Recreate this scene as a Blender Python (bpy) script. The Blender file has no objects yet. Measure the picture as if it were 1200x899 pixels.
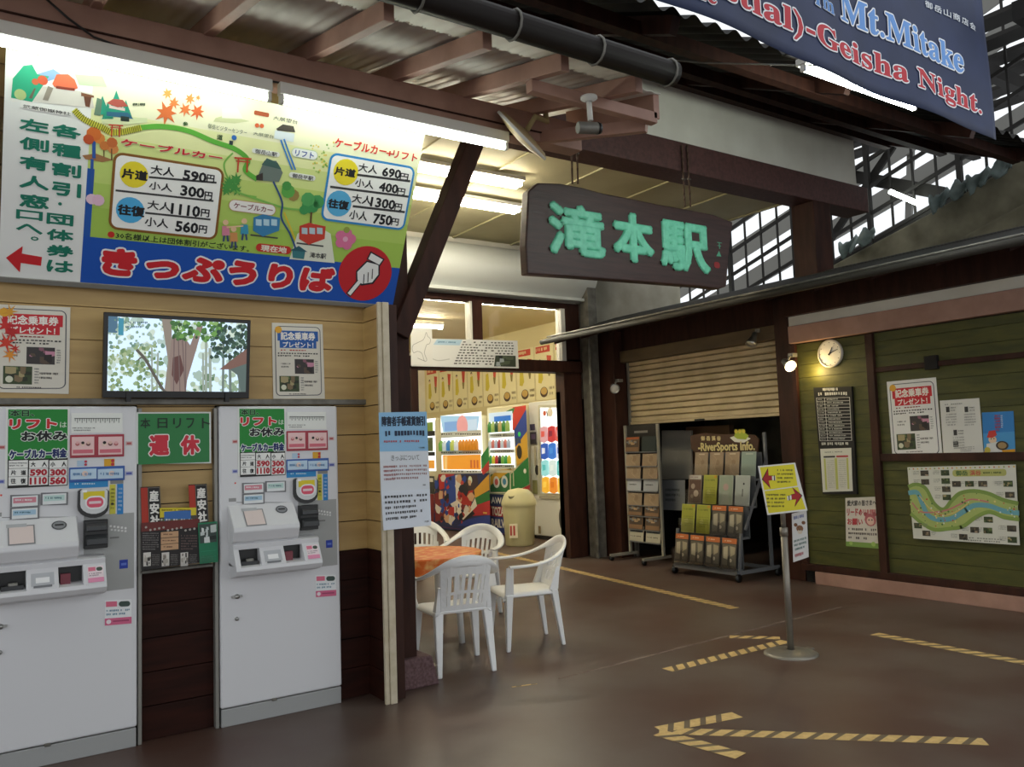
import bpy, math, random
from mathutils import Vector, Matrix
random.seed(7)
SC = bpy.context.scene
COL = SC.collection
# ------------------------------------------------------------------ camera
FPX, EYE = 967.55, Vector((0, 0, 1.55))
_t, _r, _p = [math.radians(a) for a in (33.942, -1.966, 4.4015)]
FW = Vector((math.sin(_t)*math.cos(_p), math.cos(_t)*math.cos(_p), math.sin(_p)))
_rt = Vector((math.cos(_t), -math.sin(_t), 0)); _up = _rt.cross(FW)
RT = _rt*math.cos(_r) + _up*math.sin(_r); UP = -_rt*math.sin(_r) + _up*math.cos(_r)
cam = bpy.data.cameras.new('camera'); cam.sensor_width = 36; cam.lens = FPX/1200*36
cam.clip_start = .05; cam.clip_end = 300
co = bpy.data.objects.new('camera', cam); COL.objects.link(co)
co.matrix_world = Matrix(((RT.x, UP.x, -FW.x, EYE.x), (RT.y, UP.y, -FW.y, EYE.y), (RT.z, UP.z, -FW.z, EYE.z), (0, 0, 0, 1)))
SC.camera = co
# ------------------------------------------------------------------ sky and exposure
w = bpy.data.worlds.new('sky'); SC.world = w; w.use_nodes = True
w.node_tree.nodes['Background'].inputs[0].default_value = (.93, .97, 1, 1)
w.node_tree.nodes['Background'].inputs[1].default_value = 1.15
SC.view_settings.view_transform = 'Standard'; SC.view_settings.look = 'None'
SC.view_settings.exposure = 0.0; SC.view_settings.gamma = 1; SC.view_settings.use_curve_mapping = False
TUBE = 18.0        # fluorescent tubes
ROOMTUBE = 80.0    # tubes in the vending room
# ------------------------------------------------------------------ geometry from the survey of the view
def ray(x, y): return RT*(x-600) - UP*(y-450) + FW*FPX
def onY(x, y, Y): d = ray(x, y); return EYE + d*(Y/d.y)
def onX(x, y, X): d = ray(x, y); return EYE + d*(X/d.x)
def onZ(x, y, Z=0.): d = ray(x, y); return EYE + d*((Z-EYE.z)/d.z)
class Plane:
    def __init__(s, o, u, v):
        s.o, s.u, s.v = Vector(o), Vector(u).normalized(), Vector(v).normalized(); s.n = s.u.cross(s.v)
    def px(s, x, y):
        d = ray(x, y); k = (s.o-EYE).dot(s.n)/d.dot(s.n); q = EYE + d*k - s.o
        return (q.dot(s.u), q.dot(s.v))
    def at(s, a, b, h=0.): return s.o + s.u*a + s.v*b + s.n*h
def PY(Y): return Plane((0, Y, 0), (1, 0, 0), (0, 0, 1))
def PX(X): return Plane((X, 0, 0), (0, -1, 0), (0, 0, 1))
def PZ(z=0.): return Plane((0, 0, z), (1, 0, 0), (0, 1, 0))
# ------------------------------------------------------------------ materials
def lin(c):
    if isinstance(c, str):
        c = c.lstrip('#'); c = c if len(c) == 6 else ''.join(k*2 for k in c); c = [int(c[i:i+2], 16)/255 for i in (0, 2, 4)]
    return tuple((x/12.92 if x <= .04045 else ((x+.055)/1.055)**2.4) for x in c)
MATS = {}
def mat(name, c, rough=.6, c2=None, scale=8., metal=0., bump=0., stretch=(1, 1, 1), emit=0., detail=5., spec=.5, lo=.35, hi=.65):
    if name in MATS: return MATS[name]
    m = bpy.data.materials.new(name); m.use_nodes = True; MATS[name] = m
    nt = m.node_tree; b = nt.nodes['Principled BSDF']; L = nt.links.new
    b.inputs['Base Color'].default_value = (*lin(c), 1); b.inputs['Roughness'].default_value = rough
    b.inputs['Metallic'].default_value = metal; b.inputs['Specular IOR Level'].default_value = spec
    if emit:
        b.inputs['Base Color'].default_value = tuple(.25*x for x in lin(c))+(1,)
        b.inputs['Emission Color'].default_value = (*lin(c), 1); b.inputs['Emission Strength'].default_value = emit
    if c2 or bump:
        g = nt.nodes.new('ShaderNodeNewGeometry'); mp = nt.nodes.new('ShaderNodeMapping'); mp.inputs['Scale'].default_value = stretch
        n = nt.nodes.new('ShaderNodeTexNoise'); n.inputs['Scale'].default_value = scale; n.inputs['Detail'].default_value = detail
        L(g.outputs['Position'], mp.inputs[0]); L(mp.outputs[0], n.inputs['Vector'])
        if c2:
            mr = nt.nodes.new('ShaderNodeMapRange'); mr.inputs[1].default_value = lo; mr.inputs[2].default_value = hi
            mx = nt.nodes.new('ShaderNodeMix'); mx.data_type = 'RGBA'
            mx.inputs[6].default_value = (*lin(c), 1); mx.inputs[7].default_value = (*lin(c2), 1)
            L(n.outputs[0], mr.inputs[0]); L(mr.outputs[0], mx.inputs[0]); L(mx.outputs[2], b.inputs['Base Color'])
        if bump:
            bp = nt.nodes.new('ShaderNodeBump'); bp.inputs['Strength'].default_value = bump; bp.inputs['Distance'].default_value = .01
            L(n.outputs[0], bp.inputs['Height']); L(bp.outputs[0], b.inputs['Normal'])
    return m
def ink(c, rough=.6): return mat('ink_'+c.lstrip('#'), c, rough)
def glow(c, e): return mat('glow_%s_%g' % (c.lstrip('#'), e), c, .4, emit=e)
def glass(name, c=(1, 1, 1), rough=.02, alpha=.12):
    if name in MATS: return MATS[name]
    m = bpy.data.materials.new(name); m.use_nodes = True; MATS[name] = m; nt = m.node_tree
    nt.nodes.clear(); o = nt.nodes.new('ShaderNodeOutputMaterial'); mx = nt.nodes.new('ShaderNodeMixShader')
    t = nt.nodes.new('ShaderNodeBsdfTransparent'); g = nt.nodes.new('ShaderNodeBsdfGlossy'); f = nt.nodes.new('ShaderNodeFresnel')
    f.inputs[0].default_value = 1.3
    t.inputs[0].default_value = (*c, 1); g.inputs['Roughness'].default_value = rough
    nt.links.new(f.outputs[0], mx.inputs[0]); nt.links.new(t.outputs[0], mx.inputs[1]); nt.links.new(g.outputs[0], mx.inputs[2]); nt.links.new(mx.outputs[0], o.inputs[0])
    return m
# ------------------------------------------------------------------ mesh builder
class MB:
    def __init__(s): s.v, s.f, s.m, s.sm, s.mats = [], [], [], [], []
    def mi(s, m):
        if isinstance(m, str): m = ink(m)
        for i, q in enumerate(s.mats):
            if q is m: return i
        s.mats.append(m); return len(s.mats)-1
    def add(s, vs, fs, m, smooth=False):
        k = len(s.v); i = s.mi(m); s.v += [Vector(p) for p in vs]
        for f in fs: s.f.append([k+j for j in f]); s.m.append(i); s.sm.append(smooth)
    def hexa(s, P, m):
        s.add(P, [(0, 3, 2, 1), (4, 5, 6, 7), (0, 1, 5, 4), (1, 2, 6, 5), (2, 3, 7, 6), (3, 0, 4, 7)], m)
    def box(s, x0, x1, y0, y1, z0, z1, m):
        s.hexa([(x0, y0, z0), (x1, y0, z0), (x1, y1, z0), (x0, y1, z0), (x0, y0, z1), (x1, y0, z1), (x1, y1, z1), (x0, y1, z1)], m)
    def bar(s, p, q, w, h, m, up=(0, 0, 1)):
        p, q = Vector(p), Vector(q); d = (q-p).normalized(); a = d.cross(Vector(up))
        if a.length < 1e-4: a = d.cross(Vector((1, 0, 0)))
        a.normalize(); b = a.cross(d); a = a*(w/2); b = b*(h/2)
        s.hexa([p-a-b, p+a-b, p+a+b, p-a+b, q-a-b, q+a-b, q+a+b, q-a+b], m)
    def slab(s, pl, pts, t, m, h0=0.):    # prism on a plane, local outline points, thickness t outwards
        n = len(pts); A = [pl.at(a, b, h0) for a, b in pts]; B = [pl.at(a, b, h0+t) for a, b in pts]
        s.add(A+B, [tuple(range(n))[::-1], tuple(range(n, 2*n))]+[(i, (i+1) % n, n+(i+1) % n, n+i) for i in range(n)], m)
    def tube(s, pts, r, m, n=10, smooth=True, cap=True):
        pts = [Vector(p) for p in pts]; R = r if isinstance(r, (list, tuple)) else [r]*len(pts); vs, fs = [], []; a0 = None
        for i, p in enumerate(pts):
            d = (pts[min(i+1, len(pts)-1)]-pts[max(i-1, 0)]).normalized()
            if a0 is None: a0 = d.orthogonal().normalized()
            a = (a0-d*a0.dot(d)).normalized(); a0 = a; b = d.cross(a)
            vs += [p+(a*math.cos(2*math.pi*k/n)+b*math.sin(2*math.pi*k/n))*R[i] for k in range(n)]
        for i in range(len(pts)-1):
            fs += [(i*n+k, i*n+(k+1) % n, (i+1)*n+(k+1) % n, (i+1)*n+k) for k in range(n)]
        s.add(vs, fs, m, smooth)
        if cap:
            k = len(s.v)-len(vs); i = s.mi(m)
            s.f.append([k+j for j in range(n)][::-1]); s.m.append(i); s.sm.append(False)
            s.f.append([k+len(vs)-n+j for j in range(n)]); s.m.append(i); s.sm.append(False)
    def lathe(s, c, prof, m, n=24, ax=None):
        c = Vector(c); vs, fs = [], []
        ax = Vector(ax or (0, 0, 1)).normalized(); a = ax.orthogonal().normalized(); b = ax.cross(a)
        for r, z in prof: vs += [c+ax*z+(a*math.cos(2*math.pi*k/n)+b*math.sin(2*math.pi*k/n))*r for k in range(n)]
        for i in range(len(prof)-1): fs += [(i*n+k, i*n+(k+1) % n, (i+1)*n+(k+1) % n, (i+1)*n+k) for k in range(n)]
        s.add(vs, fs, m, True)
    def surf(s, fn, nu, nv, m, t=0., smooth=True):   # grid surface fn(i/nu, j/nv) -> point
        vs = [Vector(fn(i/nu, j/nv)) for i in range(nu+1) for j in range(nv+1)]; W = nv+1
        fs = [(i*W+j, (i+1)*W+j, (i+1)*W+j+1, i*W+j+1) for i in range(nu) for j in range(nv)]
        s.add(vs, fs, m, smooth)
    def build(s, name, parent=None, bevel=0., seg=2, solid=0., base=None):
        me = bpy.data.meshes.new(name); o = bpy.data.objects.new(name, me); COL.objects.link(o)
        if parent is not None:
            o.parent = parent; org = wloc(parent)
        else:
            if base is None:
                lo = [min(p[i] for p in s.v) for i in range(3)]; hi = [max(p[i] for p in s.v) for i in range(3)]
                base = ((lo[0]+hi[0])/2, (lo[1]+hi[1])/2, lo[2])
            org = Vector(base); o.location = org
        me.from_pydata([p-org for p in s.v], [], s.f)
        for m in s.mats: me.materials.append(m)
        for i, pg in enumerate(me.polygons): pg.material_index = s.m[i]; pg.use_smooth = s.sm[i]
        me.update()
        if solid:
            k = o.modifiers.new('solid', 'SOLIDIFY'); k.thickness = solid; k.offset = 0
        if bevel:
            k = o.modifiers.new('bevel', 'BEVEL'); k.width = bevel; k.segments = seg; k.limit_method = 'ANGLE'; k.angle_limit = .6
        return o
def wloc(o):
    l = Vector(o.location)
    while o.parent: o = o.parent; l = l+Vector(o.location)
    return l
def tag(o, label, cat, group=None, kind=None):
    o['label'] = label; o['category'] = cat
    if group: o['group'] = group
    if kind: o['kind'] = kind
    return o
def thing(name, label, cat, loc, group=None):
    o = bpy.data.objects.new(name, None); COL.objects.link(o); o.location = Vector(loc); o.empty_display_size = .1
    return tag(o, label, cat, group)
def struct(o): o['kind'] = 'structure'; return o
KIDS = {}
def copy_tree(o, parent=None):
    c = o.copy(); COL.objects.link(c)
    if parent is not None: c.parent = parent
    for ch in list(o.children): copy_tree(ch, c)
    return c
def dup(root, loc, rot=None, label=None):
    c = copy_tree(root); c.location = Vector(loc)
    if rot is not None: c.rotation_euler = rot
    if label: c['label'] = label
    return c
# ------------------------------------------------------------------ lettering
TX = {}
def glyphs(s, res=2):
    if (s, res) in TX: return TX[s, res]
    c = bpy.data.curves.new('t', 'FONT'); c.body = s; c.size = 1; c.resolution_u = res
    o = bpy.data.objects.new('t', c); COL.objects.link(o)
    e = o.evaluated_get(bpy.context.evaluated_depsgraph_get()); m = e.to_mesh()
    V = [(v.co.x, v.co.y) for v in m.vertices]; F = [tuple(p.vertices) for p in m.polygons]
    e.to_mesh_clear(); bpy.data.objects.remove(o); bpy.data.curves.remove(c)
    cnt = {}
    for f in F:
        for i in range(len(f)):
            k = (min(f[i], f[i-1]), max(f[i], f[i-1])); cnt[k] = cnt.get(k, 0)+1
    # coincident vertices are separate in the fill: match edges by place
    key = lambda i: (round(V[i][0], 4), round(V[i][1], 4))
    c2 = {}
    for (a, b), n in cnt.items():
        k = tuple(sorted((key(a), key(b)))); c2[k] = c2.get(k, 0)+n
    E_ = [(k[0], k[1]) for k, n in c2.items() if n == 1 and k[0] != k[1]]
    if not V: V = [(0, 0)]
    xs = [v[0] for v in V]; ys = [v[1] for v in V]
    TX[s, res] = (V, F, E_, (min(xs), min(ys), max(xs)-min(xs) or 1, max(ys)-min(ys) or 1)); return TX[s, res]
STEP = .0008
_lift = random.Random(1)
def lift(): return _lift.random()*.26
class Print(MB):
    """flat printed artwork on a plane; coordinates come from a window on the view (px mode) or from a sheet's unit square"""
    def __init__(s, pl, h0=.001):
        super().__init__(); s.pl = pl; s.h0 = h0; s.mode = 'px'; s.ox = s.oy = 0; s.k = 1.
    def win(s, ox, oy, k): s.mode = 'px'; s.ox, s.oy, s.k = ox, oy, k; return s
    def quad(s, pts): s.mode = 'unit'; s.q = pts; return s          # local corners TL TR BR BL
    def loc(s, x, y):
        if s.mode == 'px': return s.pl.px(s.ox+x/s.k, s.oy+y/s.k)
        A, B, C_, D = s.q
        return tuple(A[i]*(1-x)*(1-y)+B[i]*x*(1-y)+C_[i]*x*y+D[i]*(1-x)*y for i in (0, 1))
    def lpoly(s, P, col, L=1): h = s.h0+(L+lift())*STEP; s.add([s.pl.at(a, b, h) for a, b in P], [tuple(range(len(P)))], col)
    def poly(s, P, col, L=1): s.lpoly([s.loc(*p) for p in P], col, L)
    def box4(s, x0, y0, x1, y1):
        if s.mode == 'px':
            a0, b1 = s.loc(x0, y0); a1, b0 = s.loc(x1, y1)
            return [(a0, b1), (a1, b1), (a1, b0), (a0, b0)]
        return [s.loc(x0, y0), s.loc(x1, y0), s.loc(x1, y1), s.loc(x0, y1)]
    def rect(s, x0, y0, x1, y1, col, L=1): s.lpoly(s.box4(x0, y0, x1, y1), col, L)
    def rrect(s, x0, y0, x1, y1, col, r=.2, L=1, border=None, bw=.06):
        A, B, C_, D = s.box4(x0, y0, x1, y1)
        U = Vector(B)-Vector(A); W = Vector(D)-Vector(A); lu, lw = U.length, W.length; R = min(lu, lw)*r; U.normalize(); W.normalize()
        def ring(e):
            rr = R+e; P = []
            for cx, cy, t0 in ((R, R, 180), (lu-R, R, 270), (lu-R, lw-R, 0), (R, lw-R, 90)):
                for k in range(6):
                    t = math.radians(t0+k*18); p = Vector(A)+U*(cx+rr*math.cos(t))+W*(cy+rr*math.sin(t)); P.append((p.x, p.y))
            return P
        if border: s.lpoly(ring(min(lu, lw)*bw), border, L-.5)
        s.lpoly(ring(0), col, L)
    def circ(s, x, y, r, col, L=1, sy=1., n=20):
        a, b = s.loc(x, y); a2, b2 = s.loc(x+r, y); R = math.hypot(a2-a, b2-b)
        s.lpoly([(a+R*math.cos(2*math.pi*k/n), b+R*sy*math.sin(2*math.pi*k/n)) for k in range(n)], col, L)
    def wd(s, x, y, w_):
        a, b = s.loc(x, y); a2, b2 = s.loc(x+w_, y); return math.hypot(a2-a, b2-b)
    def line(s, P, w_, col, L=2):
        r = s.wd(P[0][0], P[0][1], w_)/2; Q = [Vector(s.loc(*p)) for p in P]
        for p, q in zip(Q, Q[1:]):
            d = (q-p).normalized(); n = Vector((-d.y, d.x))*r; e = d*r*.5
            s.lpoly([tuple(p-n-e), tuple(q-n+e), tuple(q+n+e), tuple(p+n-e)], col, L)
    def curve(s, P, w_, col, L=2, n=8):
        Q = []; P2 = [P[0]]+list(P)+[P[-1]]
        for i in range(1, len(P2)-2):
            for k in range(n):
                t = k/n; f = lambda a, b, c, d: .5*(2*b+(c-a)*t+(2*a-5*b+4*c-d)*t*t+(3*b-a-3*c+d)*t**3)
                Q.append(tuple(f(P2[i-1][j], P2[i][j], P2[i+1][j], P2[i+2][j]) for j in (0, 1)))
        Q.append(P[-1]); s.line(Q, w_, col, L); return Q
    def frame(s, x0, y0, x1, y1, w_, col, L=2):
        s.line([(x0, y0), (x1, y0)], w_, col, L); s.line([(x1, y0), (x1, y1)], w_, col, L)
        s.line([(x1, y1), (x0, y1)], w_, col, L); s.line([(x0, y1), (x0, y0)], w_, col, L)
    def text(s, t, x0, y0, x1, y1, col, bold=.03, out=None, ow=.08, L=4, res=2):
        V, F, E_, (mx, my, wx, wy) = glyphs(t, res); A, B, C_, D = [Vector(p) for p in s.box4(x0, y0, x1, y1)]
        H = (A-D).length; r = bold*H; U = (C_-D); W = (A-D); lu, lw = U.length, W.length; U.normalize(); W.normalize()
        f = lambda p: D+U*(r+(p[0]-mx)/wx*(lu-2*r))+W*(r+(p[1]-my)/wy*(lw-2*r))
        pt = lambda p, l: s.pl.at(p.x, p.y, s.h0+l*STEP)
        s.add([pt(f(v), L) for v in V], F, col)
        def fat(rr, c, l, rnd):
            vs, fs = [], []
            for p, q in E_:
                p, q = f(p), f(q); d = q-p; lo_ = l; l_ = lo_-.1-lift()*2.4
                if d.length < 1e-6: continue
                d.normalize(); n = Vector((-d.y, d.x))*rr; e = d*(0 if rnd else rr*.5); k = len(vs)
                vs += [pt(x, l_) for x in (p-n-e, q-n+e, q+n+e, p+n-e)]; fs.append((k, k+1, k+2, k+3))
                if rnd:
                    k = len(vs); l_ = l-.1-lift()*2.4; vs += [pt(p+Vector((math.cos(a*math.pi/4), math.sin(a*math.pi/4)))*rr, l_) for a in range(8)]; fs.append(tuple(range(k, k+8)))
                    k = len(vs); l_ = l-.1-lift()*2.4; vs += [pt(q+Vector((math.cos(a*math.pi/4), math.sin(a*math.pi/4)))*rr, l_) for a in range(8)]; fs.append(tuple(range(k, k+8)))
            s.add(vs, fs, c)
        if r > 0: fat(r, col, L, out is not None)
        if out: fat(r+ow*H, out, L-1, True)
    def vtext(s, t, x0, y0, x1, y1, col, bold=.03, **k):     # one column, top to bottom; small corrections for marks
        n = len(t); h = (y1-y0)/n
        for i, ch in enumerate(t):
            a, b = y0+h*(i+.05), y0+h*(i+.95); xa, xb = x0, x1
            if ch == '。': xa, b = x0+(x1-x0)*.55, a+h*.35; xb = x0+(x1-x0)*.85
            if ch == '・': m = (x0+x1)/2; q = h*.12; s.circ(m, (a+b)/2, q, col, 4); continue
            s.text(ch, xa, a, xb, b, col, bold, **k)
    def dashes(s, x0, y0, x1, y1, rows, col, fill=.55, L=3, seed=1, ragged=True):   # writing too small to read
        rn = random.Random(seed); h = (y1-y0)/rows; ch = abs(h)*(1. if s.mode == 'px' else (y1-y0)/(y1-y0))
        for i in range(rows):
            y = y0+h*(i+.5-fill/2); x = x0; end = x1-(rn.random()*.3*(x1-x0) if ragged and i == rows-1 else 0)
            cw = (x1-x0)/max(6, rn.randint(14, 18))
            while x+cw*.8 < end:
                k = rn.random()
                if k > .12: s.rect(x, y, x+cw*rn.uniform(.5, .8), y+h*fill*rn.uniform(.7, 1), col, L)
                x += cw
    def photo(s, x0, y0, x1, y1, cols, n=9, seed=1, L=2):       # a small photograph printed on a sheet
        rn = random.Random(seed); s.rect(x0, y0, x1, y1, cols[0], L); dx, dy = x1-x0, y1-y0
        for i in range(n):
            a, b = rn.uniform(0, .75), rn.uniform(0, .75); ww, hh = rn.uniform(.1, .4), rn.uniform(.1, .4); j = lambda: rn.uniform(-.04, .04)
            P = [(a, b), (a+ww, b+j()), (min(1, a+ww+j()), b+hh), (a+ww*.5, min(1, b+hh*1.2)), (a, b+hh+j())]
            s.poly([(x0+dx*max(0, min(1, p[0])), y0+dy*max(0, min(1, p[1]))) for p in P], rn.choice(cols[1:]), L+.3+i*.06)
def sheet(pl, corners, t=.002, col='#e8e8e4', h0=0.):
    """a paper or card lying against a plane: returns (Print with unit coordinates, its slab already added)"""
    q = [pl.px(*c) for c in corners]; p = Print(pl, h0+t); p.slab(pl, q[::-1], t, ink(col) if isinstance(col, str) else col, h0); p.quad(q); return p
# ================================================================== MATERIALS IN USE
M_FLOOR = mat('painted_concrete', '#50382f', .42, '#5f534b', 1.3, bump=.08, detail=9, lo=.36, hi=.68)
M_CREAM = mat('cream_boards', '#bf9f66', .5, '#ae8e58', 3, stretch=(.6, 1, 4), bump=.03)
M_BROWN = mat('dark_boards', '#33170f', .6, '#26110b', 6, stretch=(.5, 1, 4), bump=.05, spec=.15)
M_TIMBER = mat('dark_timber', '#3d231a', .6, '#2c1812', 14, stretch=(1, 1, .2), bump=.15, spec=.2)
M_REDTIM = mat('red_brown_timber', '#42261c', .5, '#2f1a13', 10, stretch=(1, 1, .25), bump=.1, spec=.25)
M_BEAM = mat('maroon_beam', '#573631', .6, '#452925', 30, bump=.2)
M_PINK = mat('pink_paint', '#ae8878', .55, '#9d7869', 5, bump=.03)
M_WHITE = mat('white_paint', '#dcdad2', .45)
M_OFFW = mat('offwhite_trim', '#cfc3ab', .5, '#bfb296', 12)
M_PLASTER = mat('cream_plaster', '#e4e0d4', .8, '#d6d1c4', 2, bump=.03)
M_CEIL = mat('yellowed_ceiling', '#c5bd98', .7, '#b5ac86', 1.5)
M_SHEET = mat('white_canopy', '#ece8df', .55, '#dcd7cd', 2)
M_GREEN = mat('green_boards', '#53521f', .6, '#3d3f17', 4, stretch=(1, 1, 5), bump=.12, lo=.3, hi=.7)
M_KIOSK = mat('kiosk_enamel', '#dedee0', .35)
M_KGREY = mat('kiosk_grey', '#a3a4a3', .4)
M_BLACK = mat('black_plastic', '#141414', .35)
M_STEEL = mat('brushed_steel', '#a8a8a4', .35, metal=.9)
M_ALU = mat('dull_aluminium', '#8f8d86', .5, metal=.5)
M_GREYM = mat('grey_metal', '#7d7a72', .5, '#5f5c54', 9, metal=.3)
M_DARK = mat('dark_roof', '#1b1713', .8, '#120f0c', 5)
M_SHUT = mat('shutter_paint', '#cbb893', .5, '#b8a580', 4)
M_PLAST = mat('white_plastic', '#f3f3f1', .35)
M_CONC = mat('old_concrete', '#7a7562', .9, '#565241', 3, bump=.4, detail=8)
M_GUT = mat('brown_gutter', '#1a1311', .6, spec=.15)
M_TUBE = glow('#f4fff2', TUBE)
M_BTUBE = glow('#f4fff2', 90)
M_RTUBE = glow('#fff6dc', ROOMTUBE)
M_GLASS = glass('clear_glass')
M_STONE = mat('plinth_stone', '#54393a', .8, '#6e5556', 60, bump=.4)
# ================================================================== SETTING
b = MB(); b.box(-7, 14, -6, 18, -.2, 0, M_FLOOR); struct(b.build('floor'))
PL = .185
def planks_y(b, x0, x1, Y, z0, z1, split=.955, t=.02):
    z = 0
    while z < z1-1e-3:
        zt = min(z+PL, z1)
        if zt > z0: b.box(x0, x1, Y, Y+t, max(z, z0)+.003, zt-.003, M_CREAM if z > split-.1 else M_BROWN)
        z += PL
K1, K2, KW = .098, 1.277, .735          # ticket machines: left edges and width
b = MB()
for x0, x1, z0, z1 in ((-2.2, K1-.01, 0, 1.86), (K1+KW+.01, K2-.01, 0, 1.86), (K2+KW+.01, 2.24, 0, 1.86), (-2.2, 2.24, 1.86, 3.9)):
    b.box(x0, x1, 5.08, 5.18, z0, z1, M_CREAM if z0 else M_BROWN); planks_y(b, x0, x1, 5.06, z0, z1)
struct(b.build('wall_left'))
b = MB(); z = 0
b.box(2.245, 2.285, 4.80, 4.99, 0, 2.5, M_BROWN)
while z < 2.5:
    b.box(2.225, 2.247, 4.81, 5.06, z+.003, min(z+PL, 2.5)-.003, M_CREAM if z > .9 else M_BROWN); z += PL
struct(b.build('wall_return'))
b = MB()
for x0, x1 in ((K1+KW+.006, K1+KW+.026), (K2-.026, K2-.006)): b.box(x0, x1, 5.012, 5.06, 0, 1.84, M_ALU)
struct(b.build('trim_1', bevel=.003))
b = MB(); b.box(-2.2, 2.24, 5.03, 5.06, 1.862, 1.895, M_GREYM); struct(b.build('trim_2', bevel=.003))
b = MB(); b.box(2.205, 2.232, 4.775, 4.80, 0, 2.5, M_OFFW); b.box(2.234, 2.278, 4.765, 4.80, 0, 2.5, M_OFFW); struct(b.build('trim_3', bevel=.003))
b = MB(); b.box(2.285, 2.365, 4.83, 4.91, 0, 2.5, M_REDTIM); struct(b.build('trim_4', bevel=.004))
b = MB(); b.box(-.1, .15, 4.95, 5.06, 2.56, 3.5, M_TIMBER); struct(b.build('trim_13'))
# hall behind the beam
b = MB(); b.box(2.1, 8.02, 5.62, 9.3, 4.3, 4.36, M_CEIL)
for i in range(7): x = 2.6+i*.9; b.box(x, x+.04, 5.75, 9.2, 4.285, 4.3, M_CEIL)
b.box(2.1, 8.02, 7.05, 7.09, 4.28, 4.3, M_CEIL); struct(b.build('ceiling'))
b = MB(); b.box(2.3, 2.4, 5.4, 9.15, 0, 4.3, M_PLASTER); struct(b.build('wall_hall'))
b = MB()                                               # wall with the vending room's doorway
b.box(2.3, 4.62, 9.15, 9.3, 0, 4.3, M_PLASTER); b.box(7.3, 9.4, 9.15, 9.3, 2.2, 4.7, mat('grey_plaster', '#a39d8e', .8, '#8d8778', 3))
b.box(4.62, 7.3, 9.15, 9.3, 3.52, 4.3, M_PLASTER); b.box(7.0, 7.9, 9.2, 9.3, 0, 2.3, M_DARK); struct(b.build('wall_back'))
b = MB()
b.box(4.62, 4.72, 9.08, 9.3, 0, 2.62, M_REDTIM); b.box(7.0, 7.31, 9.1, 9.3, 0, 2.75, M_REDTIM); b.box(4.62, 7.31, 9.06, 9.3, 2.56, 2.72, M_TIMBER)
struct(b.build('door_1', bevel=.006))
b = MB(); b.box(4.62, 7.31, 9.1, 9.22, 3.46, 3.54, M_TIMBER); b.box(5.53, 5.69, 9.1, 9.22, 2.72, 3.46, M_TIMBER); b.box(5.5, 5.53, 9.09, 9.22, 2.72, 3.46, M_WHITE)
b.box(6.98, 7.05, 9.09, 9.22, 2.72, 3.46, M_WHITE); b.box(7.05, 7.31, 9.1, 9.22, 2.72, 3.46, M_TIMBER)
b.box(4.72, 5.5, 9.15, 9.156, 2.72, 3.46, M_GLASS); b.box(5.69, 6.98, 9.15, 9.156, 2.72, 3.46, M_GLASS); struct(b.build('window_1'))
b = MB()                                               # bulging white sheet soffit over the doorway
M_SOF = mat('glossy_white_sheet', '#d5d8d6', .3)
b.surf(lambda u, v: (2.4+u*5.05, 9.12-.30*math.sin(math.pi*(.1+.8*v))-.0*u, 3.6+v*.6), 6, 14, M_SOF); b.box(2.4, 7.45, 8.95, 9.12, 3.56, 3.6, M_SOF); struct(b.build('trim_5'))
# vending room
b = MB(); b.box(3.9, 4.0, 9.3, 17, 0, 3.8, M_PLASTER); b.box(3.9, 9.1, 17, 17.1, 0, 3.8, M_PLASTER); b.box(9.0, 9.1, 9.3, 17, 0, 3.8, mat('room_wall', '#dccf9e', .7)); b.box(4.0, 4.62, 9.3, 9.35, 0, 3.8, M_PLASTER); b.box(7.31, 9, 9.3, 9.35, 0, 3.8, M_PLASTER); struct(b.build('wall_room'))
b = MB(); b.box(3.9, 9.1, 9.3, 17.1, 3.8, 3.9, mat('room_ceiling', '#c9b98f', .7)); struct(b.build('ceiling_room'))
# shop front on the right
b = MB(); b.box(7.63, 7.73, 2.0, 5.77, 0, 3.3, M_DARK)
z = .2
while z < 2.52:
    for y0, y1 in ((2.0, 4.78), (4.86, 5.77)):
        b.box(7.6, 7.63, y0, y1, z+.002, min(z+.142, 2.56)-.002, M_GREEN)
    z += .142
b.box(7.58, 7.64, 2.0, 5.77, 2.76, 3.2, M_PLASTER); struct(b.build('wall_right'))
b = MB(); b.box(7.555, 7.63, 4.78, 4.86, .14, 2.56, M_REDTIM); b.box(7.565, 7.63, 2.0, 4.78, 1.285, 1.36, M_REDTIM); b.box(7.575, 7.63, 2.0, 4.78, 2.165, 2.215, M_REDTIM)
b.box(7.55, 7.63, 2.0, 5.77, .13, .2, M_REDTIM); b.box(7.56, 7.63, 5.70, 5.77, .2, 2.56, M_REDTIM)
b.box(7.55, 7.6, 4.14, 4.26, 2.14, 2.27, M_DARK); struct(b.build('trim_6', bevel=.004))
b = MB(); b.box(7.53, 7.63, 2.0, 5.75, 2.57, 2.76, M_PINK); struct(b.build('trim_7', bevel=.006))
b = MB(); b.box(7.54, 7.63, 2.0, 5.6, 0, .13, M_PINK); struct(b.build('baseboard_right', bevel=.004))
b = MB(); b.box(7.62, 7.82, 5.78, 6.0, 0, 3.1, M_REDTIM); b.box(7.5, 7.72, 8.62, 9.02, 0, 3.1, M_REDTIM); struct(b.build('trim_8', bevel=.006))
b = MB(); b.box(7.62, 7.8, 6.0, 8.62, 2.66, 2.82, mat('worn_lintel', '#6b573a', .6, '#54432c', 6, stretch=(1, .3, 1))); b.box(7.66, 7.8, 5.77, 9.1, 2.82, 3.3, M_TIMBER); b.box(7.5, 7.6, 2.0, 5.77, 2.87, 3.25, M_TIMBER); struct(b.build('trim_9', bevel=.005))
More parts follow.
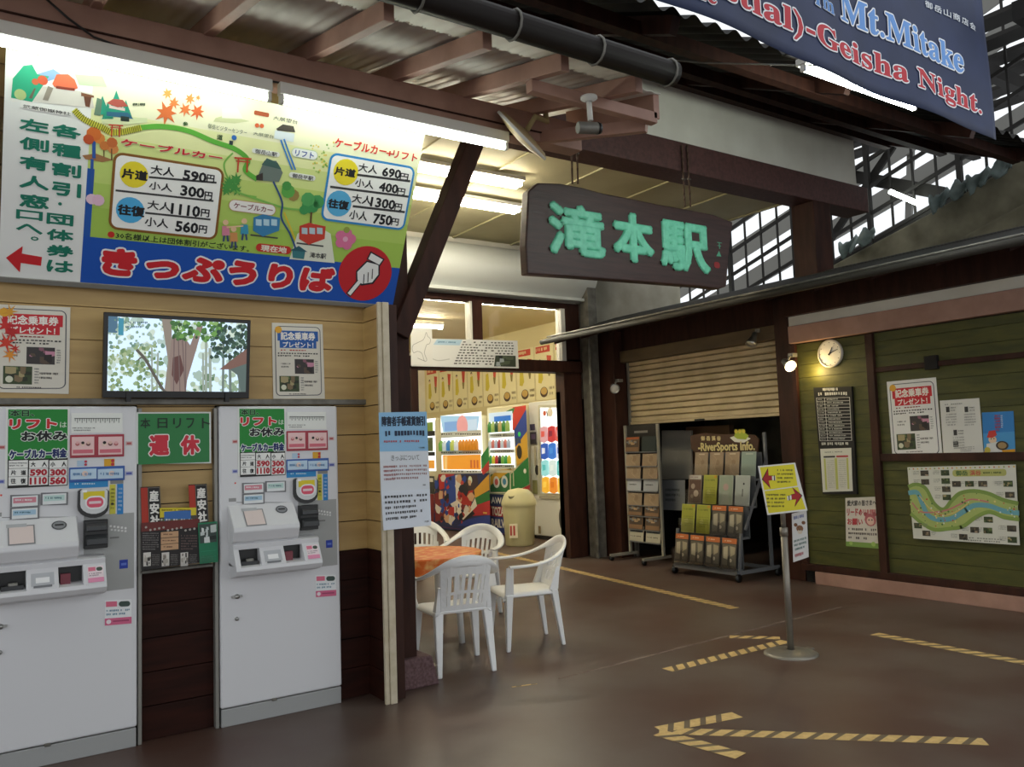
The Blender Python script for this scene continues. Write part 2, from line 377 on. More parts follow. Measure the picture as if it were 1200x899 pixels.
b = MB(); b.box(7.9, 10.2, 5.9, 6.0, 0, 3.0, M_DARK); b.box(10.1, 10.2, 5.9, 9.1, 0, 3.0, M_DARK); b.box(7.8, 10.2, 9.0, 9.1, 0, 3.0, M_DARK); b.box(7.7, 10.2, 5.9, 9.1, 3.0, 3.05, M_DARK); struct(b.build('wall_shop'))
b = MB(); b.box(7.3, 7.46, 8.88, 9.06, 0, 3.95, M_GREYM); b.tube([(7.28, 8.86, 0), (7.28, 8.86, 3.0)], .03, M_GREYM); struct(b.build('trim_10', bevel=.006))
# eave of the shop
b = MB()
b.slab(Plane((0, 9.0, 0), (-1, 0, 0), (0, 0, 1)), [(-7.9, 3.30), (-6.62, 2.965), (-6.62, 3.0), (-7.9, 3.36)][::1], .01, M_DARK)
b.hexa([(6.62, 1.0, 2.955), (7.9, 1.0, 3.31), (7.9, 9.0, 3.31), (6.62, 9.0, 2.955), (6.62, 1.0, 3.0), (7.9, 1.0, 3.37), (7.9, 9.0, 3.37), (6.62, 9.0, 3.0)], M_DARK)
for i in range(14): y = 1.3+i*.58; b.hexa([(6.7, y, 2.92), (7.7, y, 3.2), (7.7, y+.06, 3.2), (6.7, y+.06, 2.92), (6.7, y, 2.98), (7.7, y, 3.26), (7.7, y+.06, 3.26), (6.7, y+.06, 2.98)], M_TIMBER)
o = struct(b.build('trim_11'))
b = MB(); b.tube([(6.6, 1, 2.96), (6.6, 5, 2.96), (6.6, 9.05, 2.96)], .035, mat('old_gutter', '#2c2821', .7)); b.tube([(6.66, 1, 3.02), (6.66, 5.2, 3.02), (6.66, 9.0, 3.03)], .012, M_GREYM)
tag(b.build('rain_gutter'), 'thin weathered rain gutter along the edge of the dark shop eave', 'gutter')
# posts, beam, brace
b = MB(); b.box(2.30, 2.555, 5.03, 5.26, .18, 3.6, M_TIMBER); t = thing('timber_post', 'dark timber post on a stone plinth beside the plastic chairs', 'post', (2.43, 5.13, 0))
b.build('post_shaft', t, bevel=.008)
b = MB(); b.hexa([(2.27, 4.96, 0), (2.68, 4.96, 0), (2.68, 5.36, 0), (2.27, 5.36, 0), (2.29, 4.98, .19), (2.64, 4.98, .19), (2.64, 5.33, .19), (2.29, 5.33, .19)], M_STONE); b.build('plinth', t, bevel=.012)
b = MB(); b.bar((2.47, 5.06, 2.33), (3.14, 5.06, 3.83), .13, .15, M_TIMBER, up=(0, 1, 0)); tag(b.build('brace', bevel=.006), 'dark diagonal timber brace rising right from the dark post', 'brace')
b = MB(); b.box(2.0, 8.74, 5.45, 5.75, 4.12, 4.41, M_BEAM); tag(b.build('roof_beam', bevel=.01), 'long maroon timber beam above the hanging wooden station sign', 'beam')
b = MB(); b.box(7.7, 8.0, 5.45, 5.74, 0, 4.12, M_TIMBER); tag(b.build('timber_column', bevel=.01), 'thick brown timber column under the beam behind the shop eave', 'column')
b = MB(); b.hexa([(2.0, 5.5, 4.41), (8.6, 5.5, 4.41), (8.6, 5.6, 4.41), (2.0, 5.6, 4.41), (2.0, 5.5, 5.25), (8.6, 5.5, 5.12), (8.6, 5.6, 5.12), (2.0, 5.6, 5.25)], M_PLASTER); struct(b.build('wall_upper'))
# dark corrugated roof over the plaza, open beyond its edge
def wave(x): return .028*math.sin(2*math.pi*x/.20)
b = MB(); NX = 420
b.surf(lambda u, v: (1.5+u*7.7, 3.68+v*1.9, 4.36+v*.86+wave(1.5+u*7.7)), NX, 1, M_DARK)
for y, z in ((4.0, 4.44), (4.75, 4.76), (5.4, 5.05)): b.box(1.5, 9.2, y, y+.08, z-.1, z, M_TIMBER)
for x in (3.9, 5.8, 7.7, 9.15): b.bar((x, 3.72, 4.29), (x, 5.5, 5.08), .07, .12, M_TIMBER)
struct(b.build('roof_dark', solid=.0))
b = MB(); b.box(-6, 5.0, -4.5, 1.6, 5.4, 5.5, M_DARK); struct(b.build('roof_sky_block'))  # unseen roof added behind the viewer, sized to hold back sky light
# slatted roof on the right
b = MB()
M_TRANS = mat('grey_roof_sheet', '#5a5a54', .7)
for i in range(6):
    x = 9.0+i*.62; b.hexa([(x, 1.0, 5.9+i*.05), (x+.3, 1.0, 5.9+i*.05), (x+.3, 9, 5.9+i*.05), (x, 9, 5.9+i*.05), (x, 1, 5.95+i*.05), (x+.3, 1, 5.95+i*.05), (x+.3, 9, 5.95+i*.05), (x, 9, 5.95+i*.05)], M_DARK)
for y in (1.5, 3.0, 4.6, 6.2): b.box(8.6, 13, y, y+.12, 5.72, 5.88, M_DARK)
b.bar((7.0, 2.95, 4.9), (9.2, 3.1, 4.95), .12, .16, M_DARK); struct(b.build('roof_slats'))
# railway slope, lattice and what is beyond it
def zs(y): return 4.02-(y-6.5)*.30      # foot of the lattice along the slope
t = thing('lattice_screen', 'black steel lattice screen climbing the slope above the shop roof', 'screen', (10, 6.5, 3.6))
b = MB()
for i in range(5): b.bar((10, 1.5, zs(1.5)+i*.36), (10, 12.5, zs(12.5)+i*.36), .035, .045, M_DARK)
b.bar((10.02, 1.5, zs(1.5)-.03), (10.02, 12.5, zs(12.5)-.03), .06, .1, M_DARK); b.build('rail', t)
for i in range(30):
    y = 2.6+i*.3; b = MB(); q = .06 if i % 4 == 0 else .025
    b.box(10-q/2, 10+q/2, y, y+q, zs(y)-.25, zs(y)+1.9, M_DARK); b.build('bar', t)
b = MB(); b.bar((10.1, 7.6, 5.6), (10.1, 5.3, 4.5), .05, .16, M_DARK); b.bar((10.1, 7.2, 4.0), (10.1, 5.9, 5.3), .04, .1, M_DARK); b.build('brace', t)
b = MB()
M_FAR = mat('grey_far_steel', '#6d6c68', .7)
for i in range(7): b.bar((14, 0, 6.7+i*.75), (14, 18, 1.6+i*.75), .05, .38, M_FAR)
for i in range(6): y = 4+i*2.2; b.bar((14.1, y, 2), (14.1, y-.8, 9.5), .06, .12, M_FAR)
tag(b.build('platform_roof_frame'), 'grey steel roof slats of the platform seen through the lattice', 'roof frame')
b = MB(); pl = PX(9.6)
P = [pl.px(*q) for q in ((820, 400), (985, 306), (1090, 250), (1260, 150))]; P = P+[(P[-1][0], 1.), (P[0][0], 1.)]
b.slab(pl, P[::-1], .3, M_CONC, -.3); struct(b.build('slope_retaining', bevel=.02))
b = MB(); pl = PX(9.45); P = [pl.px(*q) for q in ((960, 365), (1090, 298), (1260, 205))]; P = P+[(P[-1][0], 1.), (P[0][0], 1.)]
b.slab(pl, P[::-1], .15, M_CONC, -.15); struct(b.build('slope_ledge', bevel=.03))
rn = random.Random(3); M_POLY = mat('blue_sheet', '#7d8c8a', .4, '#56625f', 6)
for (x, y, wd_, cap) in ((1005, 283, 34, 'lowest, beside the beam end'), (1112, 228, 30, 'by the thick lattice bar'), (1160, 203, 34, 'highest, under the banner corner')):
    c = onX(x, y, 9.5); L_ = wd_/967*9.5*1.4; b = MB()
    b.surf(lambda u, v: (9.48+.05*math.sin(9*u+3*v), c.y+L_*(u-.5), c.z-.30*L_*(u-.5)*1.0+(v-.6)*.16+.03*math.sin(17*u+4*v)+.02*math.sin(31*u+9*v)), 14, 6, M_POLY)
    tag(b.build('plastic_sheet', solid=.01), 'crumpled bluish plastic sheet on the slope, '+cap, 'sheet')
# ================================================================== TICKET COUNTER CANOPY
t = thing('ticket_canopy', 'pink painted canopy with rafters and white sheeting over the ticket counter', 'canopy', (1.3, 4.4, 3.58))
b = MB(); b.box(-1.5, 3.6, 4.37, 4.5, 3.6, 3.79, M_PINK); b.box(-1.5, 3.3, 4.355, 4.37, 3.655, 3.665, M_TIMBER); b.build('front_beam', t, bevel=.006)
def zr(y): return 3.54+(y-3.35)*.236
for x in (-.55, -.02, .51, 1.05, 1.61, 2.15, 2.64, 3.17):
    b = MB(); b.hexa([(x, 3.35, zr(3.35)), (x+.055, 3.35, zr(3.35)), (x+.055, 5.06, zr(5.06)), (x, 5.06, zr(5.06)), (x, 3.35, zr(3.35)+.1), (x+.055, 3.35, zr(3.35)+.1), (x+.055, 5.06, zr(5.06)+.1), (x, 5.06, zr(5.06)+.1)], M_PINK); b.build('rafter', t, bevel=.004)
b = MB(); wv_ = lambda x: .004*math.sin(2*math.pi*x/.076)
b.surf(lambda u, v: (-1.5+u*4.8, 3.16+v*.46, zr(3.16+v*.46)+.115+wv_(u*4.8)), 380, 1, M_SHEET); b.surf(lambda u, v: (-1.5+u*5.12, 3.6+v*1.48, zr(3.6+v*1.48)+.115+wv_(u*5.12)), 400, 1, M_SHEET); b.build('corrugated_sheet', t, solid=.004)
b = MB(); b.hexa([(3.57, 3.62, 3.56), (3.62, 3.62, 3.56), (3.62, 4.5, 3.76), (3.57, 4.5, 3.76), (3.57, 3.62, 3.72), (3.62, 3.62, 3.72), (3.62, 4.5, 3.93), (3.57, 4.5, 3.93)], M_PINK)
b.box(2.64, 3.6, 3.62, 3.68, zr(3.62)-.07, zr(3.62)-.0, M_PINK); b.build('gable_board', t, bevel=.004)
b = MB(); b.bar((3.24, 4.42, 3.64), (3.6, 3.72, 3.55), .05, .08, M_PINK); b.build('strut', t, bevel=.004)
t = thing('canopy_gutter', 'dark brown round gutter pipe along the front edge of the canopy', 'gutter', (1, 3.18, 3.5))
b = MB(); b.lathe((-1.6, 3.18, 3.60), [(.06, 0), (.068, .01), (.068, 4.9), (.055, 4.9), (.05, 4.5)], M_GUT, 20, (1, 0, 0)); b.build('pipe', t)
for i in range(9):
    x = -.9+i*.52; b = MB(); b.tube([(x, 3.18+.074*math.cos(a*math.pi/6), 3.60+.074*math.sin(a*math.pi/6)) for a in range(13)], .007, M_GREYM, 6); b.build('clamp', t)
b = MB(); b.tube([onY(250, -2, 4.36), onY(340, 30, 4.35)], .005, M_BLACK, 6)
P = [onY(x, y, 4.345) for x, y in ((55, 0), (80, 22), (110, 44), (160, 62), (240, 80), (330, 98), (430, 133), (520, 152), (600, 158))]
b = MB(); b.tube(P, .006, M_BLACK, 6); tag(b.build('cable'), 'thin black cable sagging along the pink canopy beam', 'cable')
# fluorescent lights
def light(name, label, x0, x1, y, z, group=None, r=.016, mt=None, hang=None, body=(.05, .05)):
    t = thing(name, label, 'light', ((x0+x1)/2, y, z), group)
    b = MB(); b.box(x0, x1, y-body[0], y+body[0], z, z+body[1], M_WHITE)
    for x in (x0+.015, x1-.015): b.box(x-.012, x+.012, y-.02, y+.02, z-.05, z, M_WHITE)
    b.build('housing', t, bevel=.006)
    for dy in ((0,) if body[0] < .08 else (-.05, .05)):
        b = MB(); b.tube([(x0+.02, y+dy, z-.032), (x1-.02, y+dy, z-.032)], r, mt or M_TUBE, 10); b.build('tube', t)
    return t
light('fluorescent_light', 'fluorescent tube light over the left half of the fare board', .02, 1.40, 4.34, 3.525, body=(.028, .07))
light('fluorescent_light', 'fluorescent tube light over the right half of the fare board', 1.44, 2.95, 4.34, 3.525, body=(.028, .07))
t = light('fluorescent_light', 'fluorescent tube light behind the lower edge of the blue banner', 4.8, 6.2, 3.42, 4.115, mt=M_BTUBE)
for x in (5.0, 6.0): b = MB(); b.tube([(x, 3.42, 4.16), (x, 3.72, 4.36)], .008, M_GREYM, 6); b.build('hanger', t)
light('fluorescent_light', 'twin ceiling light in the hall, nearer the beam', 3.35, 4.75, 6.78, 4.24, None, .016, M_RTUBE, None, (.1, .04))
light('fluorescent_light', 'twin ceiling light in the hall, nearer the white soffit', 3.6, 5.25, 7.55, 4.24, None, .016, M_RTUBE, None, (.1, .04))
for i, (x0, x1, y, lb) in enumerate(((4.6, 6.15, 10.1, 'left tube light of the row seen through the transom'), (6.2, 7.75, 10.1, 'right tube light of the row seen through the transom'))):
    light('fluorescent_light', lb, x0, x1, y, 3.7, None, .03, M_RTUBE)
for i, (x0, x1, y) in enumerate(((5.6, 7.0, 12.5), (5.6, 7.0, 14.8))):
    light('fluorescent_light', 'ceiling tube light deeper in the vending room, '+('before the middle machine' if i == 0 else 'at the far end'), x0, x1, y, 3.7, None, .03, M_RTUBE)
b = MB(); p, q = onX(1043, 225, 9.8), onX(1076, 239, 9.8); b.tube([p, q], .03, M_TUBE, 8); tag(b.build('fluorescent_light'), 'short bright tube light outside behind the lattice', 'light')
b = MB(); p, q = onX(822, 354, 9.8), onX(840, 350, 9.8); b.tube([p, q], .03, M_TUBE, 8); tag(b.build('fluorescent_light'), 'small bright tube light behind the lattice, just right of the wooden sign', 'light')
b = MB(); b.box(-2.3, -2.2, 5.06, 9.2, 0, 4.4, M_DARK); b.box(-2.3, 2.3, 9.1, 9.2, 0, 4.4, M_DARK); b.box(-2.3, 2.3, 5.18, 9.2, 4.3, 4.4, M_DARK); struct(b.build('wall_booth'))
# ================================================================== FARE BOARD
c27 = Vector((0, 4.49-5.0, 3.52-2.53)).normalized()
PB = Plane((0, 5.0, 2.53), (1, 0, 0), c27)
t = thing('fare_board', 'big tilted fare board with green map, price boxes and red lettering on blue', 'sign', (1.3, 5.0, 2.53))
b = MB(); b.slab(PB, [(.165, 0), (2.42, 0), (2.42, 1.13), (.165, 1.13)], .02, M_ALU, -.021); b.build('backing', t)
b = MB(); b.slab(PB, [(.15, -.03), (2.43, -.03), (2.43, 0), (.15, 0)], .03, M_ALU, -.021); b.build('bottom_rail', t, bevel=.003)
p = Print(PB, 0.)
aL = PB.px(94, 331)[0]; aB = PB.px(102, 331)[0]; bb = [PB.px(230+0/3.21, 100+612/3.21)[1], 0]; BT = sum(bb)
p.lpoly([(.165, 0), (aL, 0), (aL, 1.13), (.165, 1.13)], '#f1f2ee', 0)
for i, (v0, v1, c) in enumerate(((BT, .42, '#a9cc56'), (.42, .55, '#b7d465'), (.55, .68, '#c8dd78'), (.68, .80, '#dbe794'), (.80, .92, '#ecefb0'), (.92, 1.13, '#f4f3cf'))):
    p.lpoly([(aL, v0), (2.42, v0), (2.42, v1), (aL, v1)], c, 0)
p.lpoly([(aL, 0), (2.42, 0), (2.42, BT), (aL, BT)], '#0d52b5', 1); p.lpoly([(aL, BT), (aB, BT), (aB, .62), (aL, .62)], '#1a58b0', 1)
A = p.win(0, 40, 4.0)
# shrine on its rock, hall among firs
p.poly([(55, 110), (160, 130), (330, 165), (330, 330), (55, 320)], '#f4f4ee', 1)
p.poly([(52, 300), (60, 210), (85, 180), (110, 150), (150, 145), (175, 190), (230, 200), (150, 320)], '#2fae84', 2); p.poly([(170, 190), (250, 165), (300, 200), (200, 230)], '#8fb2d8', 2)
p.poly([(350, 190), (480, 200), (500, 250), (370, 240)], '#c5e7b0', 2)
p.poly([(120, 240), (240, 250), (350, 265), (430, 280), (440, 350), (250, 330), (110, 310)], '#dedad0', 2); p.poly([(225, 245), (250, 255), (225, 315), (200, 310)], '#9a9284', 3); p.poly([(160, 255), (168, 256), (150, 305), (135, 300)], '#77705f', 3)
p.poly([(245, 235), (265, 190), (320, 190), (350, 215), (365, 255), (350, 262), (255, 250)], '#e2714d', 3); p.poly([(262, 244), (350, 256), (350, 268), (262, 256)], '#8d3a2a', 4); p.circ(200, 218, 24, '#d9603e', 3); p.circ(165, 225, 16, '#cf6b46', 3); p.circ(95, 285, 28, '#b9cf8c', 3)
p.poly([(390, 280), (430, 290), (420, 345), (400, 340)], '#6d4430', 3); p.poly([(380, 275), (440, 290), (440, 300), (380, 292)], '#85573c', 4)
p.poly([(455, 300), (480, 310), (470, 385), (440, 380)], '#6d8a74', 3)
for (x, y, s_) in ((480, 290, 45), (545, 265, 60), (590, 310, 45), (505, 320, 40)): p.poly([(x, y), (x+s_*.7, y+s_*2), (x-s_*.7, y+s_*2)], '#2a9d80', 3)
p.poly([(500, 325), (530, 305), (575, 310), (600, 340), (550, 345)], '#b5574a', 4); p.rect(512, 335, 585, 362, '#e9d5cc', 3.5); p.poly([(500, 365), (600, 370), (625, 400), (500, 385)], '#356d8c', 4); p.poly([(565, 385), (605, 390), (605, 412), (565, 408)], '#2b3c36', 5)
p.poly([(470, 390), (690, 395), (690, 415), (560, 430), (480, 420)], '#dfe8b8', 3)
p.rrect(95, 322, 335, 388, '#f7f7f2', .4, 4); p.text('武蔵御嶽神社', 108, 330, 330, 385, '#3a3a32', .02, L=5, res=1)
p.dashes(622, 318, 688, 345, 1, '#55604a', .5, L=5, seed=3)
# steps, road, gates
Q = [(352, 362), (385, 395), (430, 420), (480, 440), (520, 462), (575, 460), (620, 450), (655, 442)]
p.curve(Q, 30, '#d9d64a', 3)
for i in range(34):
    u = i/33*(len(Q)-1); k = min(int(u), len(Q)-2); f = u-k; x = Q[k][0]*(1-f)+Q[k+1][0]*f; y = Q[k][1]*(1-f)+Q[k+1][1]*f
    dx, dy = Q[k+1][0]-Q[k][0], Q[k+1][1]-Q[k][1]; l = math.hypot(dx, dy); nx, ny = -dy/l*15, dx/l*15
    p.line([(x-nx, y-ny), (x+nx, y+ny)], 4, '#6b6a1c', 4)
p.curve([(655, 440), (760, 435), (880, 455), (1000, 505), (1100, 540), (1160, 590), (1150, 640), (1200, 680)], 26, '#62b53f', 3)
p.curve([(1090, 560), (1050, 610), (1070, 680), (1120, 745), (1200, 765)], 8, '#7fbf52', 3)
def torii(x, y, s_, c='#c9462c', L=5):
    p.line([(x-s_, y-s_*.75), (x+s_, y-s_*.6)], s_*.22, c, L); p.line([(x-s_*.8, y-s_*.35), (x+s_*.8, y-s_*.22)], s_*.15, c, L)
    p.line([(x-s_*.55, y-s_*.7), (x-s_*.65, y+s_)], s_*.2, c, L); p.line([(x+s_*.55, y-s_*.6), (x+s_*.5, y+s_)], s_*.2, c, L)
torii(543, 450, 32); torii(1138, 610, 38)
# autumn leaves
def maple(x, y, s_, c, L=3, rot=0):
    P = []
    for k in range(7):
        a = math.radians(rot-90+(k-3)*48); P.append((x+s_*math.cos(a)*(1 if k in (2, 3, 4) else .8), y+s_*math.sin(a)))
        a += math.radians(24); P.append((x+s_*.4*math.cos(a), y+s_*.4*math.sin(a)))
    p.poly(P, c, L)
for x, y, s_, c, r in ((780, 370, 62, '#e0733a', 190), (815, 325, 32, '#e6803f', 160), (785, 280, 30, '#e89a4a', 200), (868, 355, 36, '#e2793c', 190), (925, 365, 42, '#dd6a34', 185), (890, 305, 30, '#e58b45', 170), (928, 300, 16, '#e58b45', 170)): maple(x, y, s_, c, 3, r)
p.text('参', 858, 410, 880, 435, '#3f6a35', .03, res=1); p.text('道', 1018, 470, 1042, 500, '#33502c', .03, res=1)
p.line([(440, 500), (440, 580)], 16, '#2a57a8', 3); p.line([(432, 590), (428, 735)], 14, '#2a57a8', 2)
for x, y, s_, c in ((440, 470, 36, '#d8702c'), (415, 495, 26, '#c9542a'), (465, 490, 28, '#e08a3a'), (490, 525, 24, '#d07a38'), (525, 510, 26, '#c96a33'), (530, 540, 26, '#d88b4a')): p.circ(x, y, s_, c, 4, n=9)
p.line([(523, 540), (523, 590)], 6, '#6a4a2a', 4); p.line([(487, 540), (487, 575)], 5, '#6a4a2a', 4)
p.poly([(385, 570), (450, 562), (530, 592), (480, 602), (400, 588)], '#a9764a', 2)
p.circ(430, 775, 28, '#f0cfe0', 4, n=10); p.circ(460, 780, 30, '#ecc3d8', 4, n=10)
for x, y in ((1070, 705), (1105, 690), (1060, 735), (1110, 735)): maple(x, y, 30, '#4fa04a', 3)
p.text('御岳ビジターセンター', 975, 420, 1155, 475, '#4a5a40', .0, L=5, res=1); p.circ(1097, 487, 12, '#2f6fc4', 4)
p.poly([(1010, 395), (1060, 380), (1170, 410), (1100, 420), (1000, 412)], '#d3d7a5', 2); p.poly([(1040, 350), (1110, 345), (1140, 400), (1040, 395)], '#eceadb', 3)
p.rect(1075, 500, 1090, 522, '#2b3a40', 4)
# big vertical notice
p.vtext('左側有人窓', 92, 385, 228, 830, '#0f7a62', .05)
p.win(0, 220, 3.457); p.vtext('口へ。', 66, 85, 172, 250, '#0f7a62', .05)
p.win(0, 40, 4.0); p.vtext('各種割引', 245, 412, 378, 775, '#0f7a62', .05)
p.win(0, 220, 3.457); p.vtext('・団体券は', 190, 35, 296, 352, '#0f7a62', .05)
p.poly([(24, 285), (92, 238), (88, 268), (170, 282), (166, 318), (84, 306), (80, 344)], '#d0202a', 3)
# first price box
p.win(0, 40, 4.0)
def prices(win, bx, edge, rows, head, divs, circles):
    p.win(*win); p.rrect(*bx, '#fbfbf6', .09, 4, edge, .035)
    for P in divs: p.line(P, 2.5, '#3a3a3a', 5)
    for (x, y, r, c, tx, tb) in circles: p.circ(x, y, r, c, 5); p.text(tx, *tb, '#1d1d22', .05, L=6)
    for (a, ab, n, nb, e, eb) in rows:
        p.text(a, *ab, '#15151a', .02, L=6); p.text(n, *nb, '#15151a', .045, L=6); p.text(e, *eb, '#15151a', .03, L=6)
W = (130, 150, 6.0)
p.win(0, 40, 4.0)
q = lambda x, y: (x/4.0, 40+y/4.0); q2 = lambda x, y: (x/3.457, 220+y/3.457)
def full(P): return [(x, y) for x, y in P]
PXW = (0, 0, 1.0)
def cv(f, B): (a, b_), (c, d) = f(B[0], B[1]), f(B[2], B[3]); return (a, b_, c, d)
tl, br = q(545, 565), q2(868, 205)
prices(PXW, (tl[0], tl[1], br[0], br[1]), '#8a5a1e',
  [('大人', cv(q, (708, 612, 815, 672)), '590', cv(q, (860, 636, 965, 700)), '円', cv(q, (970, 658, 1002, 700))),
   ('小人', cv(q, (700, 690, 805, 742)), '300', cv(q, (848, 708, 955, 772)), '円', cv(q, (960, 738, 992, 780))),
   ('大人', cv(q2, (598, 50, 690, 98)), '1110', cv(q2, (694, 62, 808, 122)), '円', cv(q2, (815, 86, 846, 122))),
   ('小人', cv(q2, (588, 118, 680, 166)), '560', cv(q2, (712, 134, 800, 188)), '円', cv(q2, (806, 152, 836, 188)))], None,
  [[q(700, 672), q(1012, 698)], [q2(470, 12), q2(862, 55)], [q2(590, 103), q2(850, 130)]],
  [(*q(628, 660), 16.5, '#f3df2e', '片道', cv(q, (572, 628, 690, 692))), (*q2(527, 92), 16.5, '#4fb2e6', '往復', cv(q2, (478, 66, 584, 122)))])
p.win(0, 40, 4.0); p.text('ケーブルカー', 568, 488, 1040, 598, '#d2202c', .05, '#f3f0c8', .06, L=5)
p.win(0, 220, 3.457); p.circ(450, 191, 14, '#cc2b20', 4); p.text('30名様以上は団体割引がございます。', 470, 180, 1008, 262, '#20301c', .02, L=4, res=1)
# middle of the map
p.win(230, 100, 3.21)
p.rrect(218, 95, 272, 122, '#b0562f', .3, 4); p.circ(228, 152, 8, '#e06a3a', 4); p.circ(246, 154, 8, '#e06a3a', 4)
p.text('大展望台', 215, 175, 290, 202, '#4a5a40', .0, L=5, res=1); p.text('大展望台', 290, 115, 380, 148, '#3a3a3a', .0, L=5, res=1)
p.poly([(300, 165), (325, 148), (365, 155), (372, 178), (305, 172)], '#4b453c', 4); p.rect(296, 170, 365, 215, '#dfe9ec', 3)
p.curve([(330, 205), (350, 260), (372, 318)], 6, '#2f83d0', 4); p.curve([(318, 208), (338, 262), (360, 318)], 6, '#2f83d0', 4)
p.rrect(362, 235, 452, 283, '#f4f8f4', .5, 4, '#b8cfa8', .06); p.text('リフト', 373, 243, 440, 278, '#2d4fa0', .03, L=5)
p.rrect(350, 326, 446, 362, '#f1f4ec', .5, 4); p.text('御岳平駅', 362, 332, 438, 360, '#2a2a2a', .02, L=5, res=1)
p.rrect(210, 236, 312, 272, '#f1f4ec', .5, 4); p.text('御岳山駅', 222, 240, 302, 270, '#2a2a2a', .02, L=5, res=1)
p.poly([(240, 320), (255, 285), (300, 285), (325, 330), (310, 365), (225, 358)], '#6f7d76', 4); p.poly([(245, 300), (265, 275), (305, 292), (320, 318)], '#41615c', 5); p.poly([(225, 340), (250, 330), (250, 360), (225, 358)], '#3c3330', 5)
p.curve([(290, 365), (322, 440), (320, 500), (352, 560), (375, 620)], 7, '#2b4f86', 4); p.curve([(330, 480), (355, 540), (382, 610)], 6, '#e6c83e', 3); p.curve([(130, 395), (230, 430), (330, 462), (400, 470)], 8, '#86c35a', 3)
p.rrect(126, 430, 294, 492, '#f7f3ee', .5, 4, '#c7865f', .05); p.text('ケーブルカー', 142, 440, 286, 482, '#7c2430', .02, L=5)
for x, y, r, c in ((345, 400, 26, '#5fae4c'), (365, 415, 22, '#a08a4a'), (340, 380, 18, '#4a9c48'), (430, 450, 34, '#3f9a54'), (455, 440, 26, '#4aa45c'), (420, 430, 26, '#57ad60'), (405, 470, 18, '#3f9a54')): p.circ(x, y, r, c, 4, n=9)
p.line([(432, 480), (430, 520)], 7, '#6a4a2a', 4)
for x, y in ((125, 365), (140, 385), (150, 355), (115, 385)): maple(x, y, 28, '#4a9a46', 4)
p.poly([(350, 655), (380, 560), (440, 520), (505, 560), (520, 670)], '#e9ecd8', 3)
def cablecar(x, y, s_, c, c2):
    p.poly([(x, y), (x+s_*.35, y-s_*.12), (x+s_, y+s_*.02), (x+s_*.96, y+s_*.5), (x+s_*.35, y+s_*.72), (x-s_*.02, y+s_*.5)], c, 5)
    for k in range(3): p.poly([(x+s_*(.08+.29*k), y+s_*.06), (x+s_*(.3+.29*k), y+s_*.08), (x+s_*(.3+.29*k), y+s_*.32), (x+s_*(.08+.29*k), y+s_*.3)], c2, 6)
    p.line([(x-s_*.1, y+s_*.66), (x+s_*.9, y+s_*.78)], s_*.06, '#4a4a48', 4)
cablecar(215, 498, 100, '#3a86b8', '#bfe0ee'); cablecar(388, 530, 98, '#d1402f', '#bcd4dc')
for x, y, c in ((110, 545, '#e08aa0'), (180, 540, '#3f9fbe'), (140, 570, '#d9985a')): p.circ(x, y-28, 11, '#f0c9a0', 5, n=10); p.poly([(x-13, y-15), (x+13, y-15), (x+16, y+20), (x-14, y+22)], c, 5); p.line([(x-5, y+20), (x-8, y+42)], 7, '#3b4f78', 5); p.line([(x+6, y+20), (x+9, y+42)], 7, '#3b4f78', 5)
p.line([(115, 535), (175, 530)], 6, '#f0c9a0', 6)
p.rrect(226, 594, 354, 638, '#cf3227', .5, 5); p.text('現在地', 244, 600, 338, 634, '#f6f0e0', .04, L=6)
p.poly([(360, 618), (410, 622), (404, 655), (362, 650)], '#3d7f86', 5); p.poly([(352, 622), (385, 605), (418, 628)], '#2b5f6a', 6); p.text('滝本駅', 428, 628, 486, 655, '#2a2a2a', .02, L=5, res=1)
for k in range(5): a = k*1.26; p.circ(560+22*math.cos(a), 580+22*math.sin(a), 19, '#e277a0', 4, n=10)
p.circ(565, 545, 12, '#9aa848', 5, n=8); p.circ(560, 580, 10, '#f0b4cc', 5, n=10)
for i in range(40):
    rn = random.Random(i); p.circ(rn.uniform(430, 520), rn.uniform(215, 330), rn.uniform(2, 5), rn.choice(['#e9d66a', '#9cc257', '#7fb04a']), 3, n=6)
# second price box
p.text('ケーブルカー', 524, 196, 712, 268, '#d8301f', .035, '#f6f3d2', .06, L=5); p.text('+', 716, 246, 738, 270, '#d8301f', .04, L=5); p.text('リフト', 742, 244, 828, 290, '#d8301f', .035, '#f6f3d2', .06, L=5)
q = lambda x, y: (230+x/3.21, 100+y/3.21)
tl, br = q(506, 258), q(780, 545)
p.win(*PXW)
tl, br = q(512, 262), q(775, 540)
prices(PXW, (tl[0], tl[1], br[0], br[1]), '#2a8ccf',
  [('大人', cv(q, (612, 292, 678, 336)), '690', cv(q, (702, 308, 766, 354)), '円', cv(q, (768, 330, 794, 360))),
   ('小人', cv(q, (600, 350, 664, 392)), '400', cv(q, (690, 364, 755, 410)), '円', cv(q, (758, 386, 782, 416))),
   ('大人', cv(q, (588, 408, 656, 452)), '1300', cv(q, (658, 420, 744, 470)), '円', cv(q, (748, 444, 770, 474))),
   ('小人', cv(q, (578, 468, 640, 512)), '750', cv(q, (668, 482, 732, 530)), '円', cv(q, (736, 500, 758, 530)))], None,
  [[q(606, 338), q(802, 362)], [q(505, 383), q(796, 420)], [q(590, 456), q(782, 478)]],
  [(*q(562, 328), 14.5, '#f3df2e', '片道', cv(q, (522, 305, 596, 350))), (*q(536, 446), 14.5, '#5ab4e2', '往復', cv(q, (498, 426, 570, 472)))])
